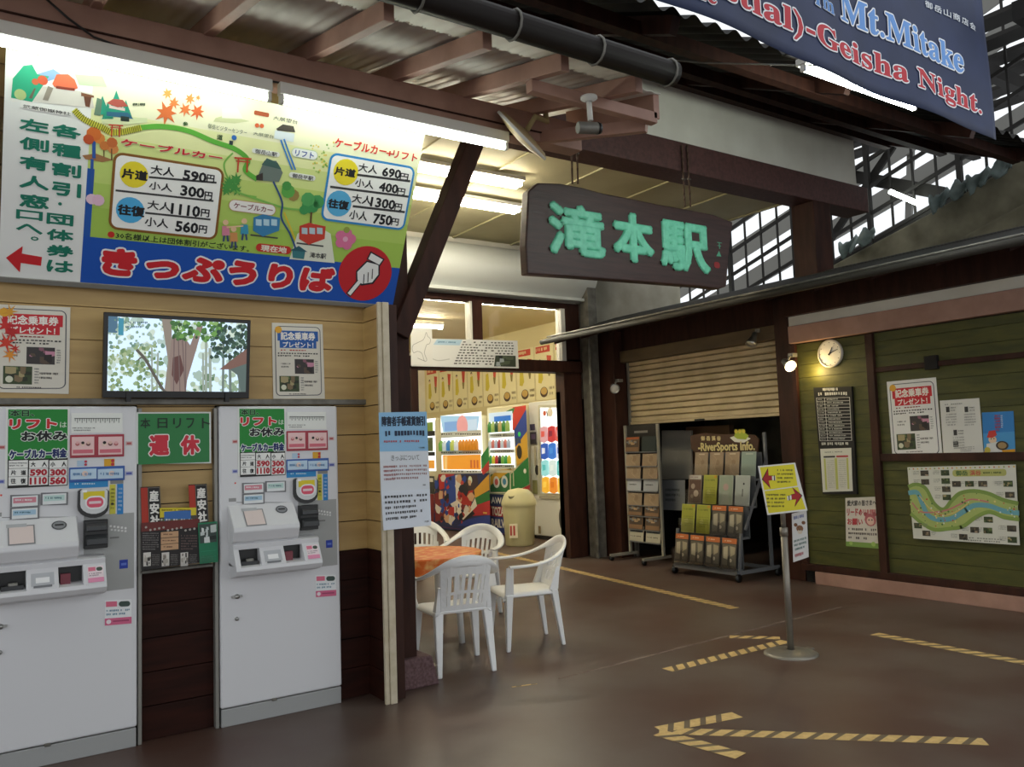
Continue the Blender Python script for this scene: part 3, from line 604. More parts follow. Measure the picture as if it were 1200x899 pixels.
# red title on the blue band, pointing hand
p.win(0, 220, 3.457); p.text('きっぷうりば', 415, 238, 1345, 428, '#d4222c', .07, '#f4f4f4', .06, L=4, res=3)
p.win(230, 100, 3.21); p.circ(636, 710, 98, '#c81f28', 3, n=40)
W_ = '#f2f2ee'
for P, c, L in (([(600, 700), (640, 660), (690, 672), (690, 715), (665, 748), (620, 755), (600, 735)], '#20202a', 4), ([(605, 703), (642, 666), (684, 677), (684, 713), (661, 742), (622, 748), (606, 732)], W_, 5),
                ([(655, 625), (708, 655), (690, 682), (640, 655)], '#20202a', 5), ([(657, 632), (701, 657), (687, 676), (646, 654)], W_, 6)): p.poly(P, c, L)
p.line([(625, 725), (574, 786)], 22, '#20202a', 4); p.line([(625, 725), (576, 784)], 14, W_, 6)
for x, y in ((630, 742), (646, 735), (662, 722)): p.line([(x, y-30), (x-2, y+6)], 3, '#20202a', 7)
p.build('printed_face', t)
# ================================================================== TV
Xl = onY(120, 467, 4.97).x; Xr = onY(292, 470, 4.97).x
d1 = ray(122, 366); Yt = Xl*d1.y/d1.x; zt = onY(122, 366, Yt).z; zb = onY(120, 467, 4.97).z
vt = Vector((0, Yt-4.97, zt-zb)); TP = Plane((0, 4.97, zb), (1, 0, 0), vt)
t = thing('television', 'black flat screen television showing a big old tree above the ticket machines', 'television', ((Xl+Xr)/2, 4.97, zb))
Hh = vt.length
b = MB(); b.slab(TP, [(Xl, 0), (Xr, 0), (Xr, Hh), (Xl, Hh)], .035, M_BLACK, -.035); b.build('bezel', t, bevel=.004)
e = .022; p = Print(TP, .001); p.lpoly([(Xl+e, .04), (Xr-e, .04), (Xr-e, Hh-e), (Xl+e, Hh-e)], glow('#cfe6fa', 1.1), 0)
_lp = p.lpoly; p.lpoly = lambda P, c, L=1: _lp([(min(max(a, Xl+e), Xr-e), min(max(b_, .04), Hh-e)) for a, b_ in P], c, L)
p.win(0, 220, 3.457); G = lambda c: glow(c, .85)
rn = random.Random(11)
def blob(x, y, r, c, L, n=9):
    p.poly([(x+r*rn.uniform(.6, 1.15)*math.cos(2*math.pi*k/n), y+r*rn.uniform(.6, 1.15)*math.sin(2*math.pi*k/n)) for k in range(n)], G(c), L)
for i in range(120): blob(rn.uniform(440, 1000), rn.uniform(530, 835), rn.uniform(8, 22), rn.choice(['#c4d8cc', '#b4ccc4', '#d0e0d0', '#a8c0b4']), .6)
for i in range(170): blob(rn.uniform(440, 660), rn.uniform(640, 830), rn.uniform(4, 12), rn.choice(['#7f9a6a', '#94ab80', '#a9b98f', '#6c8a60']), 1)
for i in range(60): blob(rn.uniform(440, 690), rn.uniform(530, 650), rn.uniform(4, 11), rn.choice(['#86a38c', '#6d8f80', '#9fb8a8']), 1)
p.rect(428, 520, 475, 590, G('#4b6f88'), 1); p.rect(480, 530, 500, 600, G('#3f8fa8'), 1.5); p.dashes(508, 540, 600, 575, 2, G('#55707c'), seed=4)
p.poly([(655, 527), (697, 530), (694, 640), (700, 848), (665, 846), (680, 700)], G('#8f8478'), 2)
p.poly([(697, 600), (735, 590), (770, 640), (800, 560), (822, 562), (785, 690), (758, 780), (752, 850), (690, 848), (684, 700)], G('#8c7a72'), 2.5)
p.poly([(700, 690), (730, 680), (745, 740), (715, 800), (695, 760)], G('#5d3d3a'), 3)
for x in (705, 722, 738, 752): p.line([(x, 610), (x+rn.uniform(-12, 12), 845)], 4, G('#6b5a58'), 3)
p.curve([(672, 840), (630, 770), (590, 700), (555, 660)], 12, G('#5b5750'), 2.5); p.curve([(600, 715), (575, 690), (560, 700)], 6, G('#5b5750'), 2.5)
for x in (615, 640, 822, 835, 850, 905, 930, 975): p.line([(x, rn.uniform(600, 680)), (x+rn.uniform(-6, 6), 846)], rn.uniform(5, 12), G('#9aa79a' if x < 860 else '#6f7f78'), 1.5)
for i in range(110): blob(rn.uniform(700, 905), rn.uniform(545, 620), rn.uniform(5, 13), rn.choice(['#2f5228', '#4d7a3c', '#6a9a4c', '#3f6a38', '#86ad62']), 3.5)
for i in range(130): blob(rn.uniform(855, 1003), rn.uniform(560, 690), rn.uniform(5, 12), rn.choice(['#2f4a3c', '#3d5c48', '#56746a', '#243c34']), 3.5)
for i in range(30): blob(rn.uniform(780, 1000), rn.uniform(760, 830), rn.uniform(6, 16), rn.choice(['#5e7f5c', '#87a184', '#a8bfa4']), 1.2)
p.poly([(888, 738), (950, 690), (1004, 655), (1004, 715), (930, 738)], G('#7a5a50'), 4); p.poly([(930, 738), (1004, 715), (1004, 846), (975, 846), (960, 760)], G('#5a6a66'), 3.8)
p.build('screen', t)
b = MB()
for x in (Xl+.13, Xr-.13): b.slab(TP, [(x-.012, -.02), (x+.012, -.02), (x+.012, .035), (x-.012, .035)], .03, M_BLACK, -.02)
b.build('bracket', t)
# ================================================================== POSTERS ABOUT THE KEEPSAKE TICKET
PH1 = ['#4a4438', '#8a7a5a', '#2c2a24', '#b09a80', '#5f5546']; PH2 = ['#3c4a2c', '#6a7a48', '#a89a70', '#2a3020', '#7d6a4e']
def keepsake(pl, cor, col, label, leaf, paper='#dcd6c8', h0=0.):
    p = sheet(pl, cor, .003, paper, h0)
    p.rrect(.05, .04, .95, .965, '#4a4a55', .1, 1); p.rrect(.065, .05, .935, .955, paper, .09, 1.5)
    p.rect(.1, .10, .9, .235, col, 2); p.rect(.14, .235, .86, .33, col, 2)
    p.text('記念乗車券', .16, .115, .84, .225, '#f4efe6', .03, L=3); p.text('プレゼント！', .2, .245, .8, .322, '#f4efe6', .03, L=3)
    p.circ(.12, .09, .07, '#e0a52c', 3, n=8)
    p.dashes(.1, .345, .9, .375, 1, '#b04038' if col != '#c8202c' else '#8a3030', seed=2); p.dashes(.1, .385, .9, .45, 2, '#33302c', seed=3)
    p.photo(.42, .475, .8, .67, ['#3a3434', '#8a5a68', '#c98aa0', '#2a2422', '#5a4a3c'], 8, 5); p.photo(.12, .7, .5, .905, PH2, 9, 6); p.circ(.2, .85, .05, '#d8d8c0', 3)
    p.dashes(.16, .52, .34, .6, 2, '#55504a', seed=8); p.dashes(.6, .75, .85, .85, 2, '#55504a', seed=9); p.dashes(.82, .49, .88, .66, 6, '#777', seed=12); p.dashes(.53, .71, .59, .9, 6, '#777', seed=13); p.dashes(.3, .925, .7, .95, 1, '#2a2624', seed=10)
    if leaf:
        p.win(0, 220, 3.457); global maple
        for (x, y, s_, c) in ((40, 505, 36, '#d99a2a'), (20, 560, 40, '#c92a22'), (50, 590, 36, '#b8201e'), (25, 630, 46, '#d23a24'), (40, 680, 34, '#e0902a'), (60, 655, 26, '#c22a20')):
            P = []
            for k in range(7):
                a = math.radians(-90+(k-3)*48+x); P.append((x+s_*math.cos(a), y+s_*math.sin(a))); a += math.radians(24); P.append((x+s_*.3*math.cos(a), y+s_*.3*math.sin(a)))
            p.poly(P, c, 4)
    return tag(p.build('keepsake_poster'), label, 'poster')
WP = PY(5.058)
z3 = lambda x, y: (x/3.457, 220+y/3.457)
keepsake(WP, [(-6, 357), z3(285, 487), z3(278, 838), (-8, 460)], '#c8202c', 'white keepsake ticket poster with red heading and maple leaves, beside the television', True)
z8 = lambda x, y: (300+x/8.17, 370+y/8.17)
keepsake(WP, [z8(150, 72), z8(635, 88), z8(658, 800), z8(165, 800)], '#1f5aa8', 'keepsake ticket poster with blue heading, right of the television', False)
# ================================================================== TICKET MACHINES
def ticket_machine(x0, label):
    YF = 5.0; KP = PY(YF); x1 = x0+KW
    t = thing('ticket_machine', label, 'ticket machine', (x0+KW/2, YF+.2, 0), 'ticket machines in the counter wall')
    b = MB(); b.box(x0, x1, YF, YF+.45, .105, 1.85, M_KIOSK); b.build('cabinet', t, bevel=.012, seg=3)
    b = MB(); b.box(x0+.004, x1-.004, YF+.004, YF+.44, .0, .1, M_KGREY); b.box(x0+KW*.40, x0+KW*.44, YF-.006, YF+.02, .095, .112, M_GREYM); b.build('base_plinth', t, bevel=.004)
    W = (250, 470, 3.906)
    p = Print(KP, .0003).win(*W)                       # flush grey control field on the front panel
    p.lpoly([(x0+.015, .84), (x1-.015, .84), (x1-.015, 1.835), (x0+.015, 1.835)], M_KIOSK, 0)
    p.rect(388, 462, 568, 752, '#a9aaa8', 1); p.rect(330, 232, 330.5, 232.5, '#a9aaa8', 1)
    for k in range(5): p.rect(478+k*13, 500+k*2.2, 486+k*13, 508+k*2.2, '#e6e6e4', 2); p.rect(482+k*12, 515+k*1.5, 490+k*12, 522+k*1.5, '#dededc', 2)
    p.rect(480, 548, 512, 552, '#7c7c7a', 2); p.rect(515, 640, 545, 672, '#1f3aa6', 2); p.rect(521, 652, 540, 660, '#5f78cc', 3)
    p.rect(86, 180, 112, 196, '#d8b8b8', 1); p.rect(90, 184, 108, 192, '#b85a5a', 2); p.rect(86, 316, 112, 332, '#b8bcd8', 1); p.rect(90, 320, 108, 328, '#5a64b0', 2); p.rect(528, 166, 552, 182, '#d8b8b8', 1); p.rect(532, 170, 548, 178, '#b85a5a', 2); p.rect(528, 286, 556, 302, '#b8bcd8', 1); p.rect(532, 290, 552, 298, '#5a64b0', 2)
    p.rect(70, 448, 104, 462, '#9a9a98', 1); p.circ(100, 378, 4, '#e04a3a', 2)
    p.line([(106, 466), (362, 466)], 3, '#8a8a88', 1)
    p.build('control_field', t)
    p = sheet(KP, [(250+110/3.906, 470+32/3.906), (250+330/3.906, 470+32/3.906), (250+330/3.906, 470+345/3.906), (250+112/3.906, 470+345/3.906)], .003, '#e9ebe6', .001); p.win(*W)
    p.rect(118, 38, 326, 236, '#1f8a34', 1)
    p.text('本日、', 124, 40, 208, 66, '#12321a', .04, '#7fbf86', .06); p.text('リフト', 122, 76, 288, 114, '#d4262c', .07, '#f4f4f0', .07, L=4); p.text('は', 297, 88, 321, 110, '#d6ead2', .02)
    p.text('お休み', 164, 124, 324, 162, '#14181a', .05, '#eef4ea', .06); p.text('ケーブルカー料金', 124, 198, 324, 230, '#1c2a66', .05, '#e6efe6', .08)
    p.rect(120, 237, 329, 341, '#20201e', 1)
    for (a, c, d, e_) in ((124, 241, 190, 270), (194, 241, 260, 270), (264, 241, 326, 270), (124, 274, 190, 302), (194, 274, 260, 302), (264, 274, 326, 302), (124, 306, 190, 337), (194, 306, 260, 337), (264, 306, 326, 337)): p.rect(a, c, d, e_, '#f3f3ef', 2)
    for tx, bx, c in (('大', (200, 246, 216, 266), '#1c1c1c'), ('人', (238, 246, 256, 266), '#1c1c1c'), ('小', (268, 246, 284, 266), '#1c1c1c'), ('人', (306, 246, 323, 266), '#1c1c1c'), ('片', (132, 279, 150, 298), '#1c1c1c'), ('道', (166, 279, 184, 298), '#1c1c1c'), ('往', (132, 312, 150, 332), '#1c1c1c'), ('復', (166, 312, 184, 332), '#1c1c1c')): p.text(tx, *bx, c, .03, res=1)
    for tx, bx in (('590', (197, 276, 257, 300)), ('300', (267, 276, 323, 300)), ('1110', (197, 308, 257, 334)), ('560', (267, 308, 323, 334))): p.text(tx, *bx, '#b81c30', .07)
    p.dashes(126, 246, 188, 266, 2, '#8a8a88', seed=3); p.build('fare_notice', t)
    p = sheet(KP, [(250+336/3.906, 470+53/3.906), (250+514/3.906, 470+53/3.906), (250+517/3.906, 470+130/3.906), (250+337/3.906, 470+132/3.906)], .004, '#eef0ea', .001); p.win(*W)
    p.line([(348, 74), (506, 74)], 3, '#6a6a66', 2)
    for k in range(20): p.line([(350+k*8, 74), (350+k*8, 84+(k*7) % 14)], 2, '#55554f', 2)
    p.dashes(342, 108, 420, 126, 2, '#8a8a86', seed=5); p.build('timetable_card', t)
    def buttons(name, bx, frame, cells, c, doodles):
        b = MB(); A, B, C_, D = [KP.px(W[0]+x/W[2], W[1]+y/W[2]) for x, y in ((bx[0], bx[1]), (bx[2], bx[1]), (bx[2], bx[3]), (bx[0], bx[3]))]
        b.slab(KP, [(A[0], C_[1]), (C_[0], C_[1]), (C_[0], A[1]), (A[0], A[1])], .008, ink(frame, .4)); f = b.build(name, t, bevel=.002)
        for i, q in enumerate(cells):
            a0, b1 = KP.px(W[0]+q[0]/W[2], W[1]+q[1]/W[2]); a1, b0 = KP.px(W[0]+q[2]/W[2], W[1]+q[3]/W[2])
            k = Print(KP, .012).win(*W); k.slab(KP, [(a0, b0), (a1, b0), (a1, b1), (a0, b1)], .006, ink(c, .3), .006)
            xw, yh = q[2]-q[0], q[3]-q[1]
            if doodles:
                k.rect(q[0]+xw*.06, q[1]+yh*.72, q[2]-xw*.06, q[1]+yh*.9, '#d8707e', 2)
                for j in range(3): k.circ(q[0]+xw*(.25+.24*j), q[1]+yh*.4, xw*.09, ['#c06a6a', '#f1d3c0', '#7a4a4a'][(j+i) % 3], 2); k.circ(q[0]+xw*(.25+.24*j), q[1]+yh*.33, xw*.07, ['#e9b0b0', '#2a2222', '#e9c0b0'][(j+i) % 3], 2.5)
            else:
                k.dashes(q[0]+xw*.1, q[1]+yh*.25, q[2]-xw*.1, q[1]+yh*.8, 1, '#5a86b4', seed=i+3); k.circ(q[0]+xw*.55, q[1]+yh*.45, yh*.28, '#e9d0c4', 3)
            k.build('button', f)
    buttons('adult_button_row', (334, 140, 523, 226), '#a8283a', [(339, 148, 418, 219), (432, 148, 516, 217)], '#efc6c4', True)
    buttons('child_button_row', (333, 270, 527, 320), '#2a5aa8', [(337, 277, 428, 314), (432, 277, 520, 312)], '#bcd6ea', False)
    p = Print(KP, .001).win(*W)
    p.rect(360, 242, 396, 264, '#b4cce0', 1); p.circ(390, 246, 5, '#c83a4a', 2); p.circ(390, 258, 5, '#c83a4a', 2); p.rect(454, 236, 491, 264, '#e0a828', 1); p.circ(484, 243, 6, '#c8323a', 2); p.circ(484, 257, 6, '#c8323a', 2)
    p.rect(334, 323, 470, 347, '#2f8fcc', 1); p.dashes(345, 329, 460, 341, 1, '#bfe0f2', seed=2); p.rect(477, 320, 523, 334, '#8e8e8c', 1); p.rect(475, 338, 498, 455, '#d6cf4a', 1); p.rect(501, 336, 525, 456, '#2a86cc', 1)
    p.dashes(480, 350, 494, 440, 6, '#6a6a30', seed=6); p.dashes(506, 348, 520, 446, 6, '#cfe4f4', seed=7); p.circ(486, 415, 5, '#3a3a20', 3)
    p.build('guide_sticker', t)
    for bx, c, s_ in (((132, 377, 233, 426), '#d98a98', 3), ((237, 369, 331, 419), '#c3ded8', 4), ((132, 427, 233, 474), '#a9cadf', 5)):
        p = sheet(KP, [(250+x/3.906, 470+y/3.906) for x, y in ((bx[0], bx[1]), (bx[2], bx[1]-2), (bx[2], bx[3]-1), (bx[0], bx[3]))], .006, '#77777a', .001).win(*W)
        p.rect(bx[0]+6, bx[1]+6, bx[2]-6, bx[3]-7, '#e8ecec', 1); p.rect(bx[0]+10, bx[1]+12, bx[2]-12, bx[3]-20, c, 2); p.dashes(bx[0]+16, bx[1]+14, bx[2]-18, bx[3]-22, 1, '#f2f2f2' if s_ == 3 else '#3a6a78', seed=s_); p.build('lit_sign', t)
    # card reader
    p = Print(KP, .03).win(*W)
    def dome(x0_, y0_, x1_, y1_):
        P = [(x0_, y0_+8), (x0_+8, y0_), (x1_-8, y0_), (x1_, y0_+8), (x1_, y0_+(y1_-y0_)*.62)]
        for k in range(1, 9): a = k/9*math.pi; P.append(((x0_+x1_)/2+(x1_-x0_)/2*math.cos(a), y0_+(y1_-y0_)*.62+(y1_-y0_)*.38*math.sin(a)))
        P.append((x0_, y0_+(y1_-y0_)*.62)); return P
    p.slab(KP, [p.loc(*q) for q in dome(364, 356, 471, 470)][::-1], .03, M_BLACK); p.poly(dome(372, 354, 466, 454), '#d9dbdb', 1)
    p.rect(382, 366, 456, 392, '#e3cf2e', 2); p.rrect(388, 384, 460, 432, '#f3f3f3', .5, 2.5); p.rrect(394, 390, 452, 426, '#e45a72', .45, 3); p.rect(402, 404, 444, 412, '#f2d6da', 4); p.rect(378, 360, 394, 368, '#fafafa', 3)
    p.build('card_reader', t)
    # console: slanted top, overhang and tray, one profile drawn out along the machine
    zz = lambda y: onY(320, 470+y/3.906, YF).z
    xa, xb, xc = onY(250+62/3.906, 600, YF-.05).x, onY(250+388/3.906, 600, YF-.1).x, onY(250+484/3.906, 640, YF-.1).x
    xa = x0+.045
    PX_ = Plane((0, 0, 0), (0, -1, 0), (0, 0, 1))
    def prof(b, xs, xe, P, m): 
        A = [(xs, y, z) for y, z in P]; B = [(xe, y, z) for y, z in P]; n = len(P)
        b.add(A+B, [tuple(range(n)), tuple(range(n, 2*n))[::-1]]+[(i, n+i, n+(i+1) % n, (i+1) % n) for i in range(n)], m)
    b = MB(); prof(b, xa, xb, [(5.0, 1.262), (4.985, 1.262), (4.87, 1.14), (4.865, 1.115), (4.895, 1.06), (4.92, 1.045), (5.0, 1.045)], M_KIOSK); b.build('console_top', t, bevel=.006)
    CP = Plane((0, 4.985, 1.262), (1, 0, 0), (0, .115, .122))
    p = Print(CP, .0015).win(*W); p.rect(132, 502, 246, 570, '#8b8b8d', 1); p.rect(138, 506, 240, 566, '#e7d6d0', 2); p.rect(126, 496, 200, 504, '#b9babc', 2)
    p.build('touch_screen', t)
    p = Print(CP, .0015).win(*W); p.circ(312, 499, 27, '#55565a', 1, sy=.85); p.circ(312, 499, 22, '#8d8f92', 2, sy=.8); p.rect(296, 496, 328, 500, '#2a2a2c', 3); p.build('coin_slot', t)
    b = MB(); prof(b, xa+.005, xc, [(5.0, 1.055), (4.93, 1.05), (4.90, 1.04), (4.905, 1.01), (5.0, 1.01)], M_KIOSK)
    prof(b, xa+.005, xc, [(5.0, .935), (4.845, .915), (4.84, .895), (4.86, .868), (4.96, .845), (5.0, .845)], M_KIOSK)
    wT = xc-xa-.005; xs = xa+.005
    cuts = ((.06, .29), (.57, .79))
    e0 = 0
    for c0, c1 in cuts+((1., 1.),): b.hexa([(xs+e0*wT, 4.845, .915), (xs+c0*wT, 4.845, .915), (xs+c0*wT, 5.0, .915), (xs+e0*wT, 5.0, .915), (xs+e0*wT, 4.905, 1.015), (xs+c0*wT, 4.905, 1.015), (xs+c0*wT, 5.0, 1.015), (xs+e0*wT, 5.0, 1.015)], M_KIOSK); e0 = c1
    b.build('console_tray', t, bevel=.003)
    b = MB()
    for c0, c1 in cuts: b = MB(); b.box(xs+c0*wT, xs+c1*wT, 4.94, 4.99, .91, 1.015, M_BLACK); b.build('tray_recess', t)
    b = MB()
    b.box(xs+.08*wT, xs+.27*wT, 4.885, 4.94, .92, .942, ink('#3a3b3d')); b.tube([(xs+.14*wT, 4.9, .945), (xs+.22*wT, 4.9, .945)], .012, M_ALU, 8); b.build('coin_return', t)
    b = MB(); b.box(xs+.59*wT, xs+.68*wT, 4.9, 4.93, .917, .975, ink('#7c3a44')); b.build('return_flap', t)
    TPn = Plane((0, 4.845, .915), (1, 0, 0), (0, .06, .095))
    p = Print(TPn, .002); p.lpoly([(xs+.33*wT, .02), (xs+.53*wT, .02), (xs+.53*wT, .09), (xs+.33*wT, .09)], '#b9bbbf', 1); p.lpoly([(xs+.37*wT, .035), (xs+.49*wT, .035), (xs+.49*wT, .065), (xs+.37*wT, .065)], '#f0f0f0', 2); p.lpoly([(xs+.35*wT, .01), (xs+.51*wT, .01), (xs+.51*wT, .022), (xs+.35*wT, .022)], '#77797d', 2); p.build('ticket_slot', t)
    p = Print(TPn, .002); p.quad([(xs+.83*wT, .1), (xs+.975*wT, .1), (xs+.975*wT, .008), (xs+.83*wT, .008)]); p.rect(0, 0, 1, 1, '#f1dfe4', 1); p.rect(.05, .06, .5, .3, '#e07a92', 2); p.rrect(.56, .08, .95, .32, '#4a5a4e', .5, 2); p.rect(0, .72, 1, 1, '#e694b4', 2); p.dashes(.08, .4, .9, .65, 2, '#8a7a80', seed=4); p.build('payment_sticker', t)
    b = MB(); q0, q1 = KP.px(250+386/3.906, 470+480/3.906), KP.px(250+470/3.906, 470+586/3.906)
    b.box(q0[0], q1[0], 4.955, 5.0, q1[1], q0[1], M_BLACK); h_ = q0[1]-q1[1]
    for f0, f1, y in ((.6, .9, 4.93), (.12, .5, 4.915)): b.hexa([(q0[0]+.006, 4.955, q1[1]+h_*f0), (q1[0]-.006, 4.955, q1[1]+h_*f0), (q1[0]-.006, 4.955, q1[1]+h_*f1), (q0[0]+.006, 4.955, q1[1]+h_*f1), (q0[0]+.008, y, q1[1]+h_*f0+.005), (q1[0]-.008, y, q1[1]+h_*f0+.005), (q1[0]-.008, y, q1[1]+h_*(f0*.4+f1*.6)), (q0[0]+.008, y, q1[1]+h_*(f0*.4+f1*.6))], ink('#3c3e40', .35))
    b.build('banknote_slot', t, bevel=.003)
    p = sheet(KP, [(250+x/3.906, 470+y/3.906) for x, y in ((467, 800), (560, 797), (562, 893), (469, 900))], .001, '#eef0f0', .0005)
    p.rect(.04, .05, .45, .26, '#e0708c', 2); p.rrect(.52, .06, .95, .28, '#3d4f48', .5, 2); p.dashes(.06, .35, .94, .64, 2, '#6f93a8', seed=8); p.rect(0, .72, 1, 1, '#d9688e', 2); p.circ(.14, .86, .09, '#f4e6ea', 3); p.rect(.3, .82, .9, .88, '#a84468', 3); p.build('payment_label', t)
    b = MB(); lc = KP.px(666/2.4, 660+95/2.4); b.lathe((lc[0], 5.0, lc[1]), [(0, .02), (.012, .02), (.014, 0)], M_STEEL, 12, (0, -1, 0)); b.box(lc[0]-.03, lc[0]+.03, 4.985, 4.999, lc[1]-.006, lc[1]+.006, M_STEEL); b.build('handle', t)
    b = MB(); lc = KP.px(666/2.4, 660+158/2.4); b.lathe((lc[0], 5.0, lc[1]), [(0, .012), (.01, .012), (.012, 0)], M_STEEL, 12, (0, -1, 0)); b.build('lock', t)
    return t
tm = ticket_machine(K2, 'white ticket machine under the right keepsake poster, nearer the white post')
dup(tm, tm.location+Vector((K1-K2, 0, 0)), label='white ticket machine cut by the photo edge, left of the notice on lift closure')
# ================================================================== BETWEEN THE MACHINES
cW = lambda P: [(150+x/4.083, 470+y/4.083) for x, y in P]
WC = PY(5.008)
p = sheet(WC, cW([(40, 56), (396, 54), (397, 300), (42, 304)]), .004, '#dfe4de').win(150, 470, 4.083)
p.rect(48, 63, 389, 294, '#2f7f45', 1)
for i, ch in enumerate('本日リフト'): x = (58, 140, 215, 278, 352)[i]; p.text(ch, x, 84, x+(48 if i < 2 else 38), 132, '#183222', .02)
p.text('運', 100, 166, 196, 262, '#cf3040', .05, '#efe9e4', .05); p.text('休', 250, 166, 342, 258, '#cf3040', .05, '#efe9e4', .05)
tag(p.build('closure_notice'), 'green notice with red lettering between the two ticket machines', 'notice')
def tall_sign(P, lab, tx):
    p = sheet(WC, cW(P), .004, '#1b1716'); p.rect(.0, .02, .34, .98, '#b23422', 1); p.frame(.37, .03, .97, .97, .02, '#8f877a', 2)
    p.vtext('産安社', .42, .08, .9, 1.0, '#ece9e2', .04); tag(p.build('shrine_leaflet'), lab, 'leaflet', 'shrine leaflets between the machines')
tall_sign([(60, 414), (152, 410), (162, 604), (66, 606)], 'black and red upright leaflet left above the dark leaflets', 0)
tall_sign([(288, 402), (376, 398), (386, 580), (298, 590)], 'black and red upright leaflet right above the green leaflet', 0)
p = sheet(PY(5.003), cW([(152, 514), (325, 512), (326, 582), (153, 584)]), .004, '#d9c62e').win(150, 470, 4.083)
p.rect(172, 532, 300, 566, '#3c6fb4', 1); p.rect(152, 560, 326, 583, '#4a4a40', 1); p.dashes(160, 519, 318, 529, 1, '#7a6a10', seed=3)
for k in range(14): p.circ(160+k*12, 570, 5, ['#c8c4b0', '#6a7a4a', '#e0dccb'][k % 3], 2, n=7)
tag(p.build('area_leaflet'), 'yellow leaflet with a blue panel between the upright leaflets', 'leaflet')
p = sheet(PY(4.998), cW([(62, 608), (338, 580), (340, 775), (64, 812)]), .006, '#211c1b').win(150, 470, 4.083)
p.rect(62, 585, 338, 606, '#6d2a26', 1)
for k in range(3): p.rect(156, 630+k*30, 240, 650+k*30, '#c99f78', 2); p.dashes(164, 634+k*30, 232, 646+k*30, 1, '#5a3a2a', seed=k)
p.dashes(68, 630, 146, 716, 8, '#777270', seed=3); p.dashes(252, 640, 330, 716, 6, '#6a5552', seed=4)
for k in range(3): x = (72, 160, 250)[k]; p.photo(x, 728, x+36, 790, ['#d9d4cc', '#8a8278', '#3a3432', '#b8b0a4'], 7, k+2); p.dashes(x+42, 734, x+78, 790, 6, '#807a76', seed=k+5)
for k in range(12): p.circ(85+k*21, 606+(k*13) % 17, 6, '#b0a8a0', 2, n=7)
tag(p.build('shrine_brochure'), 'wide dark brochure with three tan bars and small portraits', 'brochure')
p = sheet(PY(4.99), cW([(334, 586), (426, 578), (430, 772), (342, 782)]), .006, '#1f7a55'); p.photo(.06, .04, .94, .5, ['#3c4a44', '#c8d0cc', '#8a9a94', '#1f2a26', '#e0e4e0'], 12, 9); p.line([(.1, .7), (.9, .7)], .015, '#2f9a70'); p.line([(.1, .85), (.9, .85)], .015, '#2f9a70')
tag(p.build('green_leaflet'), 'green leaflet with a grey picture by the right machine', 'leaflet')
b = MB(); A_ = WC.px(*cW([(62, 812)])[0]); B_ = WC.px(*cW([(400, 775)])[0]); b.box(A_[0], B_[0], 4.972, 5.055, A_[1]-.016, A_[1]-.004, M_GREYM); b.box(A_[0], B_[0], 4.970, 4.974, A_[1]-.016, A_[1]+.05, M_GLASS); tag(b.build('leaflet_holder'), 'clear shallow leaflet holder under the dark brochure', 'leaflet holder')
# ================================================================== NOTICES ON THE POST
def nail_sheet(Y, P, win_, paper, draw, name, label, cat='notice', h0=0.):
    p = sheet(PY(Y), [(win_[0]+x/win_[2], win_[1]+y/win_[2]) for x, y in P], .003, paper, h0); draw(p); return tag(p.build(name), label, cat)
Wd = (420, 360, 3.21)
def d1_(p):
    p.text('障害者手帳運賃割引', .05, .1, .95, .36, '#16263c', .03, L=3); p.dashes(.05, .46, .95, .64, 1, '#1c2c48', .8, seed=2, ragged=False); p.dashes(.08, .7, .92, .8, 1, '#b8606c', seed=3); p.dashes(.8, .88, .93, .96, 1, '#222a38', seed=4)
def d2_(p):
    p.text('きっぷについて', .22, .1, .8, .24, '#5a5a5a', .0, L=3); p.dashes(.06, .34, .3, .76, 4, '#a86a6a', seed=3); p.dashes(.22, .34, .96, .74, 4, '#a88a8a', seed=5); p.dashes(.85, .84, .94, .92, 1, '#77777a', seed=6)
def d3_(p):
    for i in range(5): p.dashes(.06, .1+i*.14, .95-(.25 if i in (2, 4) else 0)-(.12 if i == 3 else 0), .22+i*.14, 1, '#4a4a4c', .6, seed=20+i, ragged=False)
    p.dashes(.86, .84, .96, .93, 1, '#333', seed=7)
nail_sheet(4.756, [(76, 398), (256, 395), (262, 542), (80, 545)], Wd, '#8fc0e4', d1_, 'discount_notice', 'blue notice on the white post, topmost of the three sheets')
nail_sheet(4.757, [(80, 545), (262, 540), (268, 688), (85, 694)], Wd, '#dde2e8', d2_, 'ticket_notice', 'white notice on the white post, middle of the three sheets')
nail_sheet(4.756, [(85, 694), (268, 686), (273, 822), (94, 842)], Wd, '#dfe5ee', d3_, 'request_notice', 'white notice with bold black lines, lowest of the three on the post')
# boards above the doorway
def dog(p):
    for P in ([(.1, .45), (.35, .38), (.6, .3), (.72, .12), (.78, .22), (.92, .3), (.86, .42), (.74, .44), (.66, .55), (.62, .68), (.72, .85), (.6, .87), (.5, .68), (.3, .62), (.12, .66), (.06, .55)],): 
        p.curve([(a, b_) for a, b_ in P]+[P[0]], .02, '#9a9a98', 2, 3)
    p.line([(.3, .8), (.62, .88)], .02, '#8a8a88')
def info(p):
    p.rect(.06, .02, .34, .22, '#b8d4e6', 2); p.dashes(.09, .07, .31, .17, 1, '#5a86a8', seed=3)
    p.dashes(.36, .05, .96, .92, 9, '#5c5a58', .5, seed=4); p.rect(.74, .52, .98, .97, '#e9e8e4', 3.5); p.photo(.75, .55, .97, .95, ['#3b4436', '#7a8a8a', '#a8b0b4', '#20241e', '#55604a'], 9, 8, L=4)
    p.curve([(.02, .85), (.1, .7), (.2, .78), (.3, .72)], .008, '#c8c8c4', 2)
nail_sheet(9.04, [(196, 80), (276, 80), (280, 222), (198, 222)], Wd, '#e9e8e4', dog, 'dog_notice', 'small white board with a dog drawing above the doorway')
